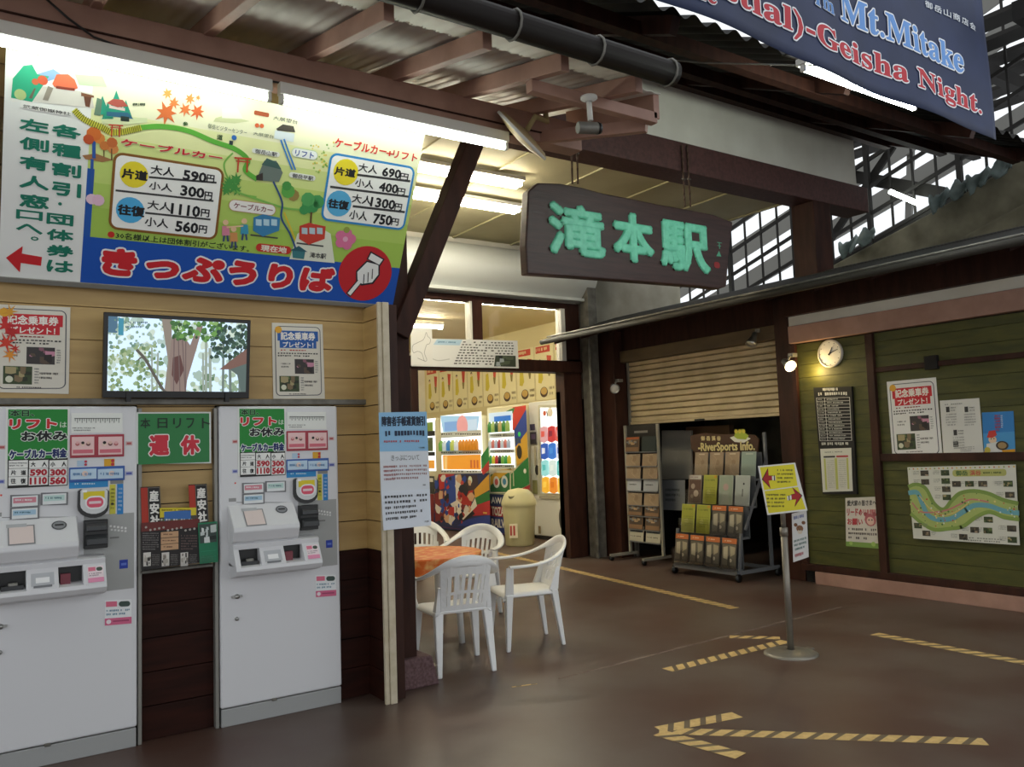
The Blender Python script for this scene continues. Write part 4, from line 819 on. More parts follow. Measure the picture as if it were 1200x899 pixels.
nail_sheet(9.045, [(276, 120), (598, 128), (603, 232), (200, 224)], Wd, '#e9e9e6', info, 'information_board', 'long white information board with a small photo above the doorway')
# ================================================================== WOODEN STATION SIGN
YS = 5.5; SP = PY(YS); f_ = lambda x, y: (580+x/3.75, 160+y/3.75)
t = thing('station_sign', 'hanging dark wooden sign with green carved station name', 'sign', onY(738, 330, YS))
out = [SP.px(*f_(*q)) for q in ((148, 240), (190, 205), (290, 208), (380, 225), (480, 252), (600, 275), (720, 300), (860, 325), (960, 345), (1046, 378), (1030, 500), (1018, 660), (985, 672), (900, 660), (640, 640), (400, 622), (143, 605), (136, 480))]
b = MB(); b.slab(SP, out[::-1], .10, mat('sign_wood', '#432a26', .5, '#35201c', 9, stretch=(.35, 1, 5), bump=.2), -.10); b.build('board', t, bevel=.012)
M_VERD = mat('green_letters', '#86e8c4', .45, '#70d6b0', 20)
class Relief(Print): pass
def relief(tx, x0, y0, x1, y1, r, h):
    V, F, E_, (mx, my, wx, wy) = glyphs(tx, 3); x0, y0 = f_(x0, y0); x1, y1 = f_(x1, y1)
    a0, b1 = SP.px(x0, y0); a1, b0 = SP.px(x1, y1)
    g = lambda v: (a0+r+(v[0]-mx)/wx*(a1-a0-2*r), b0+r+(v[1]-my)/wy*(b1-b0-2*r))
    b = MB(); b.add([SP.at(*g(v), h) for v in V], F, M_VERD)
    for p, q in E_: 
        p, q = g(p), g(q); d = Vector((q[0]-p[0], q[1]-p[1]))
        if d.length < 1e-5: continue
        d.normalize(); n = (-d.y, d.x); vs = []
        for c in (p, q):
            for k in range(7): a = math.pi*k/6; vs.append(SP.at(c[0]+n[0]*r*math.cos(a), c[1]+n[1]*r*math.cos(a), h*1.0*math.sin(a)**.6 if 0 < k < 6 else 0))
        b.add(vs, [(k, k+1, 8+k, 7+k) for k in range(6)], M_VERD, True)
        for c in (p, q): b.add([SP.at(c[0]+r*.98*math.cos(k*math.pi/4), c[1]+r*.98*math.sin(k*math.pi/4), h*.75) for k in range(8)]+[SP.at(*c, h*1.02)], [(k, (k+1) % 8, 8) for k in range(8)], M_VERD, True)
    return b
for tx, bx in (('滝', (226, 280, 486, 548)), ('本', (508, 322, 700, 570)), ('駅', (716, 360, 946, 612))): relief(tx, *bx, .025, .022).build('carved_letter', t)
p = Print(SP, .001).win(580, 160, 3.75); p.rect(975, 466, 997, 472, '#59b08c', 2); p.rect(977, 480, 993, 485, '#59b08c', 2); p.rect(983, 466, 988, 496, '#59b08c', 2); p.poly([(984, 504), (994, 530), (972, 528)], '#59b08c', 2); p.rrect(962, 552, 988, 582, '#9a2a2c', .4, 2); p.build('signature_mark', t)
b = MB()
for (xt, yt, xb, yb) in ((672, 150, 674, 213), (802, 185, 806, 240)):
    for dx in (-3.2, 3.2):
        P = [onY(xt+dx, yt-14, 5.43), onY(xb+dx, yb+3, 5.44)]; k = MB(); n = 9
        for i in range(n):
            q0 = P[0].lerp(P[1], i/n); q1 = P[0].lerp(P[1], (i+1)/n); k.tube([q0, q1], .009, mat('rusty_chain', '#5a4436', .6, metal=.4), 6)
        k.tube([P[0].lerp(P[1], .55)-Vector((.02, 0, 0)), P[0].lerp(P[1], .55)+Vector((.02, 0, 0))], .008, M_GREYM, 6); k.build('hanger', t)
# ================================================================== BANNER
B0, B1 = onZ(770, 0, 3.97), onZ(1165, 165, 3.97); u_ = (B1-B0).normalized(); BP = Plane(B0, u_, (0, 0, 1))
def sway(P, h):
    return P+BP.n*(.022*math.sin((P-B0).dot(u_)*2.3)+.012*math.sin((P-B0).dot(u_)*5.1+P.z*3))
Lb = (B1-B0).length; HB = 1.75; rr = BP.px(1147, 15)
t = thing('banner', 'navy blue banner with red and blue English lettering under the dark roof', 'banner', B0.lerp(B1, .5))
NAVY = mat('navy_cloth', '#28355a', .6, '#202c4c', 3)
b = MB(); b.surf(lambda u, v: sway(BP.at(-1.6+u*(Lb+1.6), v*HB), 0), 110, 24, NAVY); b.build('cloth', t, solid=.003)
p = Print(BP, .006).win(700, 0, 2.4)
def serif(s_): return ''.join(chr(0x1D400+ord(c)-65) if 'A' <= c <= 'Z' else chr(0x1D41A+ord(c)-97) if 'a' <= c <= 'z' else c for c in s_)
yb = lambda x: 55+(x-690)*.455
p.text(serif('Mt.Mitake'), 688, -30, 1022, 214, '#6a9cde', .02, '#f2f4f8', .05, L=4)
p.text(serif('m'), 632, -8, 672, 42, '#5d8ed0', .018, '#e8ecf2', .05, L=4); p.text(serif('i'), 606, -34, 626, 22, '#5d8ed0', .018, '#e8ecf2', .05, L=4)
p.text(serif('stial)-Geisha Night.'), 338, -70, 1074, 342, '#c4303c', .018, '#f2f4f8', .05, L=4)
p.text(serif('Cele'), 190, -90, 322, 26, '#b8303c', .014, '#e8ecf2', .05, L=4)
for i, ch in enumerate('御岳山商店会'): x = 918+i*23; y = 2+i*12.6; p.text(ch, x, y, x+20, y+30, '#dfe4ea', .02, L=4)
for v in range(len(p.v)): p.v[v] = sway(p.v[v], 0)
p.build('lettering', t)
b = MB(); b.tube([onY(700, 62, 4.3), onY(820, 74, 4.0), B0.lerp(B1, .45)+BP.n*-.05+Vector((0, 0, .1))], .006, M_GREYM, 6); tag(b.build('banner_rope'), 'thin grey rope running from the canopy end to the banner', 'rope')
# ================================================================== SECURITY CAMERA, MIRROR
t = thing('convex_mirror', 'round traffic mirror on a curved arm seen edge-on under the canopy end', 'mirror', (3.05, 4.3, 3.55))
c = onY(611, 160, 4.3); e1, e2 = onY(585, 133, 4.3), onY(637, 186, 4.3); ax = (e2-e1).normalized(); nrm = ax.cross(c-EYE).normalized(); nrm = -nrm if nrm.x > 0 else nrm
R_ = (e2-e1).length/2
b = MB(); b.lathe(c, [(0, .035), (R_*.5, .028), (R_*.9, .008), (R_, 0), (R_*1.02, -.012), (R_*.9, -.03), (0, -.05)], mat('mirror_back', '#a8926a', .5), 32, nrm); b.build('dish', t)
b = MB(); b.lathe(c, [(R_*1.03, .006), (R_*1.05, 0), (R_*1.03, -.014)], M_WHITE, 32, nrm); b.build('rim', t)
b = MB(); q = c-nrm*.05; b.tube([q, q-nrm*.08+Vector((0, 0, .03)), onY(641, 143, 4.3), onY(638, 126, 4.3)], .018, mat('arm_paint', '#b0a070', .5), 10); b.build('arm', t)
t = thing('security_camera', 'small grey security camera hanging under the pink canopy end', 'camera', onY(690, 150, 3.55))
b = MB(); c0, c1 = onY(677, 150, 3.55), onY(700, 151, 3.52); b.tube([c0, c1], .034, M_GREYM, 16); b.build('body', t, bevel=.004)
b = MB(); b.tube([c1, c1+(c1-c0).normalized()*.02], [.037, .031], M_BLACK, 16); b.build('lens_hood', t)
b = MB(); b.tube([onY(690, 118, 3.55), onY(692, 142, 3.55)], .016, M_WHITE, 8); b.lathe(onY(690, 114, 3.55), [(0, 0), (.05, 0), (.05, -.012), (.02, -.03)], M_WHITE, 14); b.build('mount', t)
# ================================================================== SHUTTER AND SHOP FRONT
b = MB(); z = 1.83; t = thing('roller_shutter', 'beige roller shutter half open over the dark shop', 'shutter', (7.76, 7.3, 1.8))
while z < 2.66:
    b.hexa([(7.75, 6.0, z+.012), (7.78, 6.0, z), (7.78, 8.62, z), (7.75, 8.62, z+.012), (7.75, 6.0, z+.062), (7.78, 6.0, z+.075), (7.78, 8.62, z+.075), (7.75, 8.62, z+.062)], M_SHUT); z += .078
b.build('curtain', t)
b = MB(); b.box(7.735, 7.79, 6.0, 8.62, 1.80, 1.835, M_SHUT); b.build('bottom_rail', t, bevel=.004)
b = MB(); b.box(7.722, 7.74, 7.22, 7.38, 1.80, 1.822, M_BLACK); b.build('handle', t)
for y in (6.0, 8.585):
    b = MB(); b.box(7.73, 7.79, y, y+.035, 0, 2.66, M_ALU); b.build('guide_rail', t)
b = MB(); b.box(8.6, 8.7, 7.6, 8.4, 0, 1.75, mat('cardboard_tan', '#8a6a4a', .8)); tag(b.build('wooden_panel', bevel=.01), 'tan panel standing inside the dark shop behind the racks', 'panel')
b = MB(); pl = PX(8.3); P = [pl.px(*q) for q in ((777, 505), (812, 505), (812, 562), (777, 562))]; b.slab(pl, P[::-1], .03, ink('#b9b4a6')); tag(b.build('white_panel', bevel=.004), 'pale panel inside the shop left of the wide rack sign', 'panel')
p = sheet(PX(7.9), [(774, 563), (803, 563), (803, 599), (775, 598)], .004, '#8f9294'); p.dashes(.2, .25, .8, .75, 3, '#4f5254', seed=3); tag(p.build('hours_notice'), 'grey notice hanging between the two brochure racks', 'notice')
def spot(name, label, base, aim, lit=False):
    t = thing(name, label, 'spotlight', base); base = Vector(base); aim = Vector(aim).normalized()
    b = MB(); b.tube([base+Vector((.20 if lit else .08, .16 if lit else 0, .05)), base+Vector((.06, 0, .04)), base+Vector((0, 0, .02)), base+Vector((-.04, 0, -.04))], .012, M_ALU, 8); b.box(base.x+.02, base.x+.1, base.y-.03, base.y+.03, base.z+.02, base.z+.06, M_ALU); b.build('clamp', t)
    c = base+Vector((-.05, 0, -.05)); b = MB()
    b.lathe(c, [(.0, -.07), (.03, -.065), (.035, -.01), (.055, .05), (.068, .09), (.062, .09), (.03, .01), (0, 0)], M_STEEL, 20, aim); b.build('reflector', t)
    if lit:
        b = MB(); b.lathe(c, [(.0, .1), (.04, .095), (.06, .085), (.03, .06), (0, .05)], glow('#ffe9b0', 14), 16, aim); b.build('bulb', t)
        l = bpy.data.lights.new('bulb_light', 'POINT'); l.energy = 6; l.color = (1, .72, .30); l.shadow_soft_size = .05
        o = bpy.data.objects.new('bulb_light', l); COL.objects.link(o); o.parent = t; o.location = Vector((.10, -.20, -.15))
    else:
        b = MB(); b.lathe(c, [(.0, .08), (.04, .075), (.055, .07)], ink('#c9c6bc', .3), 16, aim); b.build('bulb', t)
    return t
spot('spotlight', 'unlit spotlight at the left end of the shutter by the brown post', onX(722, 450, 7.46), (-.3, .1, -.3) and (-.5, -.9, -.35))
spot('spotlight', 'unlit spotlight above the right part of the shutter', onX(886, 392, 7.58), (-.5, .1, -1))
spot('spotlight', 'glowing spotlight clamped at the post beside the clock', onX(925, 421, 7.40), (-.35, -.8, -.45), True)
# ================================================================== THINGS ON THE GREEN WALL
GP = PX(7.598)
t = thing('wall_clock', 'round white wall clock on the green boards', 'clock', onX(974, 428, 7.6))
c = onX(974, 415, 7.6); b = MB(); b.lathe(c, [(.145, 0), (.15, .02), (.14, .035), (.13, .03)], ink('#cfcabd', .4), 36, (-1, 0, 0)); b.build('rim', t)
b = MB(); b.lathe(c, [(.135, .02), (0, .02)], ink('#eeeae0', .5), 36, (-1, 0, 0)); b.build('dial', t)
Kc = Plane(c+Vector((-.024, 0, 0)), (0, -1, 0), (0, 0, 1)); p = Print(Kc, 0.)
for k in range(12): a = k*math.pi/6; p.lpoly([(.115*math.cos(a)+.006*math.cos(j), .115*math.sin(a)+.006*math.sin(j)) for j in (0, 1.6, 3.1, 4.7)], '#3a3a38', 1)
p.build('hour_mark', t)
for ang, l_, w_ in ((62, .075, .007), (20, .105, .005)):
    b = MB(); a = math.radians(ang); d = Vector((math.cos(a), math.sin(a))); n = Vector((-d.y, d.x))*w_; q = [-d*.02-n, -d*.02+n, d*l_+n*.5, d*l_-n*.5]; b.slab(Kc, [tuple(x) for x in q][::-1], .002, M_BLACK, .002); b.build('hand', t)
gl = lambda P: [(940+x/3.208, 380+y/3.208) for x, y in P]
t = thing('timetable_board', 'black timetable board with white chalk grid under the wall clock', 'board', onX(980, 580, 7.6))
p = sheet(GP, gl([(49, 240), (192, 236), (212, 640), (84, 640)]), .03, '#151412')
p.dashes(.25, .005, .68, .04, 1, '#d8d8d0', .8, seed=12, ragged=False); p.dashes(.06, .045, .9, .085, 1, '#d0d0c8', .8, seed=2, ragged=False)
for k in range(14): p.line([(.06, .10+k*.031), (.94, .10+k*.031)], .008, '#d8d8d2', 2)
for x in (.06, .28, .94): p.line([(x, .10), (x, .503)], .012, '#d8d8d2', 2)
for k in range(13): p.dashes(.09, .105+k*.031, .26, .125+k*.031, 1, '#b8b8b2', seed=k); p.dashes(.34, .105+k*.031, .8, .125+k*.031, 1, '#c8c8c0', seed=k+20)
p.dashes(.1, .515, .85, .55, 1, '#d0d0c8', .8, seed=5, ragged=False); p.build('board_face', t)
p = sheet(GP, gl([(76, 470), (192, 466), (198, 628), (86, 632)]), .003, '#d9d8ca', .033)
p.dashes(.15, .06, .8, .11, 1, '#8a8a80', seed=3); p.rect(.1, .17, .48, .21, '#3a3a34', 2); p.rect(.52, .17, .9, .21, '#b8383c', 2); p.rect(.1, .23, .16, .95, '#c2c46a', 2); p.rect(.84, .23, .9, .95, '#c2c46a', 2); p.rect(.46, .23, .54, .95, '#c2c46a', 2); p.dashes(.2, .26, .44, .92, 14, '#b4b4a8', seed=4); p.dashes(.58, .26, .82, .92, 14, '#b4b4a8', seed=6); p.build('timetable_sheet', t)
p = sheet(GP, gl([(163, 655), (284, 650), (297, 846), (166, 836)]), .003, '#d8d2c6')
p.text('愛犬家の皆さまへ', .06, .05, .95, .17, '#2e2a28', .02, L=3, res=1); p.text('リードの', .05, .22, .52, .37, '#c23a44', .03, L=3, res=1); p.dashes(.55, .23, .95, .36, 1, '#c23a44', .8, seed=4); p.text('お願い', .05, .42, .52, .56, '#c23a44', .03, L=3, res=1)
p.circ(.75, .45, .17, '#b8676a', 3.2, n=12); p.circ(.75, .47, .11, '#e2c0b0', 3.6, n=12); p.circ(.62, .34, .06, '#a85a5c', 3.4); p.circ(.88, .34, .06, '#a85a5c', 3.4); p.circ(.71, .45, .02, '#222', 4.2); p.circ(.8, .45, .02, '#222', 4.2)
p.dashes(.08, .6, .92, .86, 3, '#5a504a', seed=8); p.rect(0, .9, 1, 1, '#7fa04f', 2); p.circ(.15, .93, .05, '#a8c468', 2.5); p.circ(.8, .92, .06, '#a8c468', 2.5); tag(p.build('dog_owner_notice'), 'white notice to dog owners low on the green wall', 'notice')
g = lambda P: [(1020+x/3.744, 420+y/3.744) for x, y in P]
keepsake(GP, g([(72, 105), (288, 85), (317, 428), (98, 437)]), '#c8202c', 'white keepsake ticket poster with red heading on the green boards', False, '#e6e4e0')
p = sheet(GP, g([(305, 188), (478, 176), (497, 418), (322, 427)]), .003, '#dcdad2')
p.dashes(.08, .06, .8, .1, 1, '#8a8a84', seed=2)
for (x, y, seed) in ((.15, .12, 2), (.62, .14, 3), (.3, .55, 4)): p.rect(x, y, x+.09, y+.1, '#3c3a38', 2); p.dashes(x-.02, y+.12, x+.26, y+.36, 5, '#9a9892', seed=seed); p.dashes(x+.12, y, x+.26, y+.1, 2, '#85837e', seed=seed+9)
p.rect(.27, .76, .4, .86, '#3a3836', 2); p.dashes(.44, .86, .8, .96, 3, '#9a9892', seed=6); tag(p.build('letter_sheet'), 'plain white sheet with small print, between red poster and blue poster', 'notice')
p = sheet(GP, g([(490, 240), (628, 233), (637, 412), (500, 424)]), .003, '#2f7fc4')
p.rect(0, .5, 1, 1, '#4a98d0', 1); p.dashes(.4, .06, .58, .48, 6, '#b03a4a', .75, seed=8)
p.dashes(.6, .08, .66, .4, 8, '#e8f0f4', seed=3); p.poly([(.12, .6), (.2, .45), (.4, .44), (.45, .56), (.3, .62)], '#c83a30', 3); p.circ(.3, .66, .13, '#e6c8a8', 2.8); p.poly([(.1, .75), (.5, .72), (.6, .98), (.08, 1)], '#d8d8d4', 3); p.circ(.6, .82, .2, '#3a2c22', 3.4, sy=.75); p.circ(.6, .82, .14, '#a88a5c', 3.8, sy=.75); p.circ(.12, .9, .1, '#c8b84a', 3.6); p.rect(0, .93, 1, 1, '#e0a020', 2.2)
p.circ(.26, .64, .02, '#222', 4.2); p.circ(.35, .64, .02, '#222', 4.2); tag(p.build('blue_poster'), 'small blue poster with a figure in a red hat holding a round dish', 'poster')
# the map
p = sheet(PX(7.57), g([(163, 480), (638, 468), (656, 822), (190, 792)]), .004, '#d9d8cc')
up, dn = [(0, .27), (.08, .24), (.17, .3), (.24, .5), (.33, .58), (.42, .45), (.5, .36), (.62, .33), (.75, .36), (.88, .44), (1, .48)], [(0, .66), (.1, .78), (.22, .86), (.36, .84), (.5, .8), (.62, .68), (.75, .6), (.88, .66), (1, .68)]
def dense(P):
    Q = []; P2 = [P[0]]+P+[P[-1]]
    for i in range(1, len(P2)-2):
        for k in range(6):
            t_ = k/6; fn = lambda a, b_, c, d: .5*(2*b_+(c-a)*t_+(2*a-5*b_+4*c-d)*t_*t_+(3*b_-a-3*c+d)*t_**3); Q.append(tuple(fn(P2[i-1][j], P2[i][j], P2[i+1][j], P2[i+2][j]) for j in (0, 1)))
    return Q+[P[-1]]
U, D = dense(up), dense(dn)
for i in range(48):
    a = lambda L_, f: L_[min(int(f*(len(L_)-1)), len(L_)-1)]
    p.poly([a(U, i/48), a(U, (i+1)/48), a(D, (i+1)/48), a(D, i/48)], '#a9b86a', 1)
p.curve(up, .035, '#7f9a4c', 2); p.curve(dn, .035, '#86a04e', 2); p.curve([(0, .36), (.08, .36), (.12, .5), (.17, .66), (.26, .72), (.4, .7), (.52, .6), (.62, .52), (.75, .52), (.88, .58), (1, .6)], .045, '#6aa6b4', 2.6); p.curve([(.02, .5), (.1, .62), (.25, .62), (.38, .58), (.5, .5), (.6, .44), (.75, .47)], .014, '#c87a7a', 3); p.curve([(.1, .4), (.2, .58), (.32, .66), (.46, .6), (.56, .5)], .01, '#d8c07a', 3)
rn = random.Random(5)
for i in range(70):
    f = rn.random(); a_, b_ = U[int(f*(len(U)-1))], D[int(f*(len(D)-1))]; h = rn.uniform(.1, .9); p.circ(a_[0]+(b_[0]-a_[0])*h, a_[1]+(b_[1]-a_[1])*h, rn.uniform(.004, .01), rn.choice(['#5f8a3c', '#c25a4a', '#e0d08a', '#3f6a3a', '#d8e0d8']), 4, n=7)
p.rrect(.44, .05, .92, .14, '#b8b86a', .4, 2); p.text('御岳渓流めぐりMAP', .47, .06, .9, .13, '#4a5a2a', .02, L=3, res=1) if False else p.text('御岳', .47, .06, .58, .13, '#4a6a3a', .03, L=3, res=1); p.text('渓谷', .6, .06, .7, .13, '#c05a4a', .03, L=3, res=1); p.dashes(.72, .075, .9, .12, 1, '#4a5a2a', seed=3)
k = 0
for (x, y) in ((.13, .05), (.33, .05), (.13, .17), (.33, .16), (.33, .27), (.33, .38), (.43, .2), (.55, .2), (.67, .2), (.89, .2), (.9, .34), (.7, .66), (.57, .8), (.69, .8), (.9, .76), (.9, .9), (.1, .88), (.02, .78), (.46, .9)):
    k += 1; p.photo(x, y, x+.08, y+.075, PH1 if k % 2 else PH2, 5, k, L=3.5); p.dashes(x-.075 if x > .1 else x+.09, y, x-.01 if x > .1 else x+.14, y+.06, 3, '#8a8a80', seed=k)
for x in range(24): p.circ(.02+x*.042, .025, .008, ['#8a9a4a', '#c06a4a', '#d8b84a'][x % 3], 2, n=6)
p.dashes(.5, .93, .86, .99, 2, '#8a8a80', seed=31); tag(p.build('valley_map'), 'wide illustrated map of a winding river valley on the green boards', 'map')
# ================================================================== BROCHURE RACKS
def leaf(name, label, cx, cy, cz, w_, h_, tilt, draw, cols, group):
    """one brochure: a thin booklet leaning back in its pocket, facing -X"""
    pl = Plane((cx, cy, cz), (0, -1, 0), (math.sin(tilt), 0, math.cos(tilt)))
    p = Print(pl, .008); p.slab(pl, [(-w_/2, 0), (w_/2, 0), (w_/2, h_), (-w_/2, h_)], .008, ink(cols[0])); p.quad([(-w_/2, h_), (w_/2, h_), (w_/2, 0), (-w_/2, 0)]); draw(p, cols)
    return tag(p.build(name, base=(cx, cy, cz)), label, 'brochure', group)
def dw_orange(p, c): p.rect(0, 0, 1, .17, '#c8703a', 1); p.dashes(.12, .05, .88, .13, 1, '#e8c8a8', seed=2); p.rect(.04, .2, .96, .97, '#6a6354', 1); p.poly([(.1, .3), (.4, .26), (.42, .7), (.12, .66)], '#b5ab92', 2); p.poly([(.55, .25), (.92, .28), (.9, .5), (.6, .6)], '#a89c80', 2); p.circ(.62, .72, .1, '#c8bfa8', 2, n=9); p.poly([(.42, .6), (.55, .55), (.6, .95), (.4, .9)], '#3c362c', 3); p.rect(.04, .88, .96, .97, '#4a443a', 2.5)
def dw_lime(p, c): p.rect(.04, .03, .96, .97, '#a6a83e', 1); p.dashes(.12, .12, .9, .24, 1, '#6a7a2a', seed=4); p.dashes(.2, .4, .9, .8, 5, '#8a9038', seed=5); p.rect(.78, .02, .97, .1, '#c8902a', 2); p.circ(.4, .6, .16, '#b8b860', 2, n=10)
def dw_tan(p, c): p.rect(.04, .03, .96, .97, '#a08a6e', 1); p.curve([(.2, .1), (.5, .3), (.4, .6), (.7, .9)], .03, '#b49c7e', 2); p.circ(.6, .4, .16, '#937c60', 2, n=8); p.rect(.3, .05, .75, .1, '#c9b89a', 3)
def dw_mint(p, c): p.rect(.04, .03, .96, .97, '#93a496', 1); p.rect(.3, .06, .8, .11, '#b8c2b4', 2)
def dw_brown(p, c): p.rect(.04, .18, .96, .97, '#5f4436', 1); p.circ(.35, .4, .16, '#a89684', 2, n=9); p.circ(.6, .65, .2, '#c2b09c', 2, n=9); p.circ(.3, .75, .12, '#8f7a66', 2, n=9); p.rect(.05, .02, .95, .15, '#c8c0b4', 1); p.dashes(.1, .05, .8, .12, 1, '#8a6a6a', seed=3)
def dw_pink(p, c): p.rect(.04, .03, .96, .97, '#9aa590', 1); p.circ(.5, .4, .2, '#b59a92', 2, n=10); p.poly([(.3, .55), (.7, .55), (.8, .97), (.2, .97)], '#a5ab98', 2)
def dw_white(p, c): p.rect(.04, .03, .96, .97, '#aeb4ac', 1); p.circ(.6, .28, .06, '#3a3a38', 2); p.rect(.5, .45, .56, .7, '#4a4a48', 2)
def dw_light(p, c): p.rect(.03, .03, .97, .97, '#b8bcc0', 1); p.dashes(.15, .4, .9, .6, 1, '#3a3c40', seed=6)
def dw_photo(p, c): p.rect(.03, .03, .97, .97, '#8a6a4c', 1); p.photo(.05, .2, .95, .7, ['#5a4a3c', '#b0946e', '#3a3430', '#7a8288', '#caa880'], 8, 4); p.rect(.03, .03, .97, .16, '#b05a30', 2)
def dw_car(p, c): p.rect(.03, .03, .97, .97, '#c2bda8', 1); p.dashes(.1, .6, .9, .75, 1, '#5a5a50', seed=4); p.photo(.03, .03, .97, .4, ['#4a5258', '#8a9298', '#2a3034', '#b8a890'], 6, 5)
# wide rack: four stepped tiers rising to the back, painted name board on top
RX0, RX1, RYL, RYR = 7.06, 7.62, 7.18, 6.22
t = thing('brochure_rack', 'wide stepped brochure rack on wheels with a brown painted name board', 'rack', (7.3, 6.7, 0))
M_RACK = mat('rack_grey', '#7e8083', .45, metal=.3)
b = MB()
for y in (RYL, RYR):
    b.bar((RX0, y, .10), (RX1+.12, y, .10), .035, .04, M_RACK); b.bar((RX1, y, .1), (RX1, y, 1.62), .03, .03, M_RACK); b.bar((RX0+.02, y, .1), (RX0+.08, y, .52), .025, .03, M_RACK); b.bar((RX0+.15, y, .55), (RX1, y, 1.3), .02, .03, M_RACK)
b.bar((RX0, RYL, .10), (RX0, RYR, .10), .04, .05, M_RACK); b.bar((RX1, RYL, .10), (RX1, RYR, .10), .03, .04, M_RACK); b.bar((RX1, RYL, 1.0), (RX1, RYR, 1.0), .02, .03, M_RACK)
b.build('rack_frame', t)
TIER = [(RX0, .13, .36), (RX0+.13, .47, .36), (RX0+.27, .80, .37), (RX0+.40, 1.10, .33)]
for x, z, h in TIER:
    b = MB(); b.box(x-.03, x+.10, RYR, RYL, z-.02, z, M_RACK); b.box(x+.085, x+.10, RYR, RYL, z-.02, z+h*.9, ink('#5a5c5e')); b.build('shelf', t)
    b = MB(); b.box(x-.034, x-.03, RYR, RYL, z-.02, z+.17, M_GLASS); b.build('clear_front', t)
for x, y in ((RX0, RYL), (RX0, RYR), (RX1+.1, RYL), (RX1+.1, RYR)):
    b = MB(); b.lathe((x, y-.015, .042), [(0, 0), (.042, 0), (.042, .03), (0, .03)], M_BLACK, 14, (0, 1, 0)); b.box(x-.02, x+.02, y-.018, y+.018, .05, .09, M_BLACK); b.build('caster', t)
sp = PX(RX1-.03); k_ = lambda x, y: (780+x/4.494, 490+y/4.494)
P = [sp.px(*k_(*q)) for q in ((135, 95), (200, 80), (300, 90), (370, 85), (470, 90), (495, 115), (488, 185), (160, 182), (140, 165))]
p = Print(sp, .02).win(780, 490, 4.494); p.slab(sp, P[::-1], .018, ink('#4a2f1c')); p.text('-RiverSports Info.', 176, 132, 478, 186, '#d8c88a', .035, '#2a1a10', .05, L=3)
for i, ch in enumerate('御岳渓谷'): p.text(ch, 192+i*28, 97, 214+i*28, 121, '#d0c08a', .05, L=3)
p.poly([(345, 105), (400, 85), (455, 110), (420, 132), (370, 128)], '#e4e2d4', 2); p.poly([(368, 100), (375, 62), (395, 75), (410, 58), (425, 80), (445, 95), (430, 115), (385, 112)], '#a8b83c', 3)
for x in (378, 398, 418): p.circ(x, 72, 9, '#d8c84a', 4, n=8)
p.build('name_board', t)
rows = [['orange', 'orange', 'orange', 'orange'], ['lime', 'lime', 'orange', 'orange'], ['brown', 'lime', 'pink', 'white'], ['tan', 'tan', 'tan', 'mint']]
DW = dict(orange=dw_orange, lime=dw_lime, brown=dw_brown, pink=dw_pink, white=dw_white, tan=dw_tan, mint=dw_mint)
NM = dict(orange='orange-headed grey', lime='yellow-green', brown='dark brown', pink='pale pinkish', white='pale grey', tan='plain tan', mint='pale mint')
BASE = dict(orange='#4a443c', lime='#b8ba50', brown='#8a7a6c', pink='#a8b0a0', white='#b8beb6', tan='#a8927a', mint='#9aaa9e')
pos = ['leftmost', 'second from left', 'third from left', 'rightmost']; tn = ['bottom tier', 'second tier up', 'third tier up', 'top tier']
for r, (x, z, h) in enumerate(TIER):
    wv = (RYL-RYR)/4
    for c in range(4):
        k = rows[r][c]; leaf('brochure', '%s brochure, %s on the %s of the wide rack' % (NM[k], pos[c], tn[r]), x-.01, RYL-wv*(c+.5), z+.005, wv*.86, h*.92, .14, DW[k], [BASE[k]], 'brochures on the wide rack')
# tall rack: two columns of pockets
t = thing('brochure_rack', 'tall narrow brochure rack on T-shaped feet by the brown post', 'rack', (7.6, 8.3, 0))
b = MB(); TX_ = 7.58; TYL, TYR = 8.53, 7.90
for y in (TYL, TYR): b.bar((TX_, y, .07), (TX_, y, 1.79), .035, .03, ink('#9a9688')); b.bar((TX_-.36, y, .07), (TX_+.12, y, .07), .035, .035, ink('#9a9688'))
b.build('rack_frame', t)
b = MB(); b.box(TX_+.01, TX_+.03, TYR, TYL, .28, 1.79, ink('#25211e')); b.build('back_panel', t)
p = Print(PX(TX_+.01), .001); p.lpoly([(-8.36, 1.68), (-8.1, 1.68), (-8.1, 1.71), (-8.36, 1.71)], '#8a8680', 1); p.build('header_print', t)
for y in (TYL, TYR):
    b = MB(); b.lathe((TX_-.34, y-.015, .035), [(0, 0), (.035, 0), (.035, .03), (0, .03)], M_BLACK, 12, (0, 1, 0)); b.build('caster', t)
zt_ = [1.40, 1.20, 1.02, .86, .66, .50, .26, .06]
specs = [('photo', 'dark'), ('tan', 'tan'), ('tan', 'tan'), ('light', 'light'), ('tan', 'tan'), ('photo', 'photo'), ('photo', 'photo'), ('car', 'car')]
DW.update(photo=dw_photo, light=dw_light, car=dw_car, dark=lambda p, c: p.rect(.05, .05, .95, .95, '#2f3836', 1)); BASE.update(photo='#6a5440', light='#b8bcc0', car='#b8b29c', dark='#28302e'); NM.update(photo='orange-brown picture', light='pale grey', car='cream', dark='dark green')
on = ['topmost', 'second', 'third', 'fourth', 'fifth', 'sixth', 'seventh', 'lowest']
zt_ = [1.43, 1.24, 1.07, .91, .72, .58, .40, .24]
for r in range(8):
    b = MB(); b.box(TX_-.045, TX_+.01, TYR+.02, TYL-.02, zt_[r]-.012, zt_[r], M_RACK); b.build('pocket', t)
    for c in range(2):
        k = specs[r][c]; leaf('brochure', '%s brochure in the %s pocket, %s column of the tall rack' % (NM[k], on[r], 'left' if c == 0 else 'right'), TX_-.03, TYL-.16-c*.32, zt_[r]+.002, .27, .16 if 0 < r < 6 else .2, .12, DW[k], [BASE[k]], 'brochures on the tall rack')
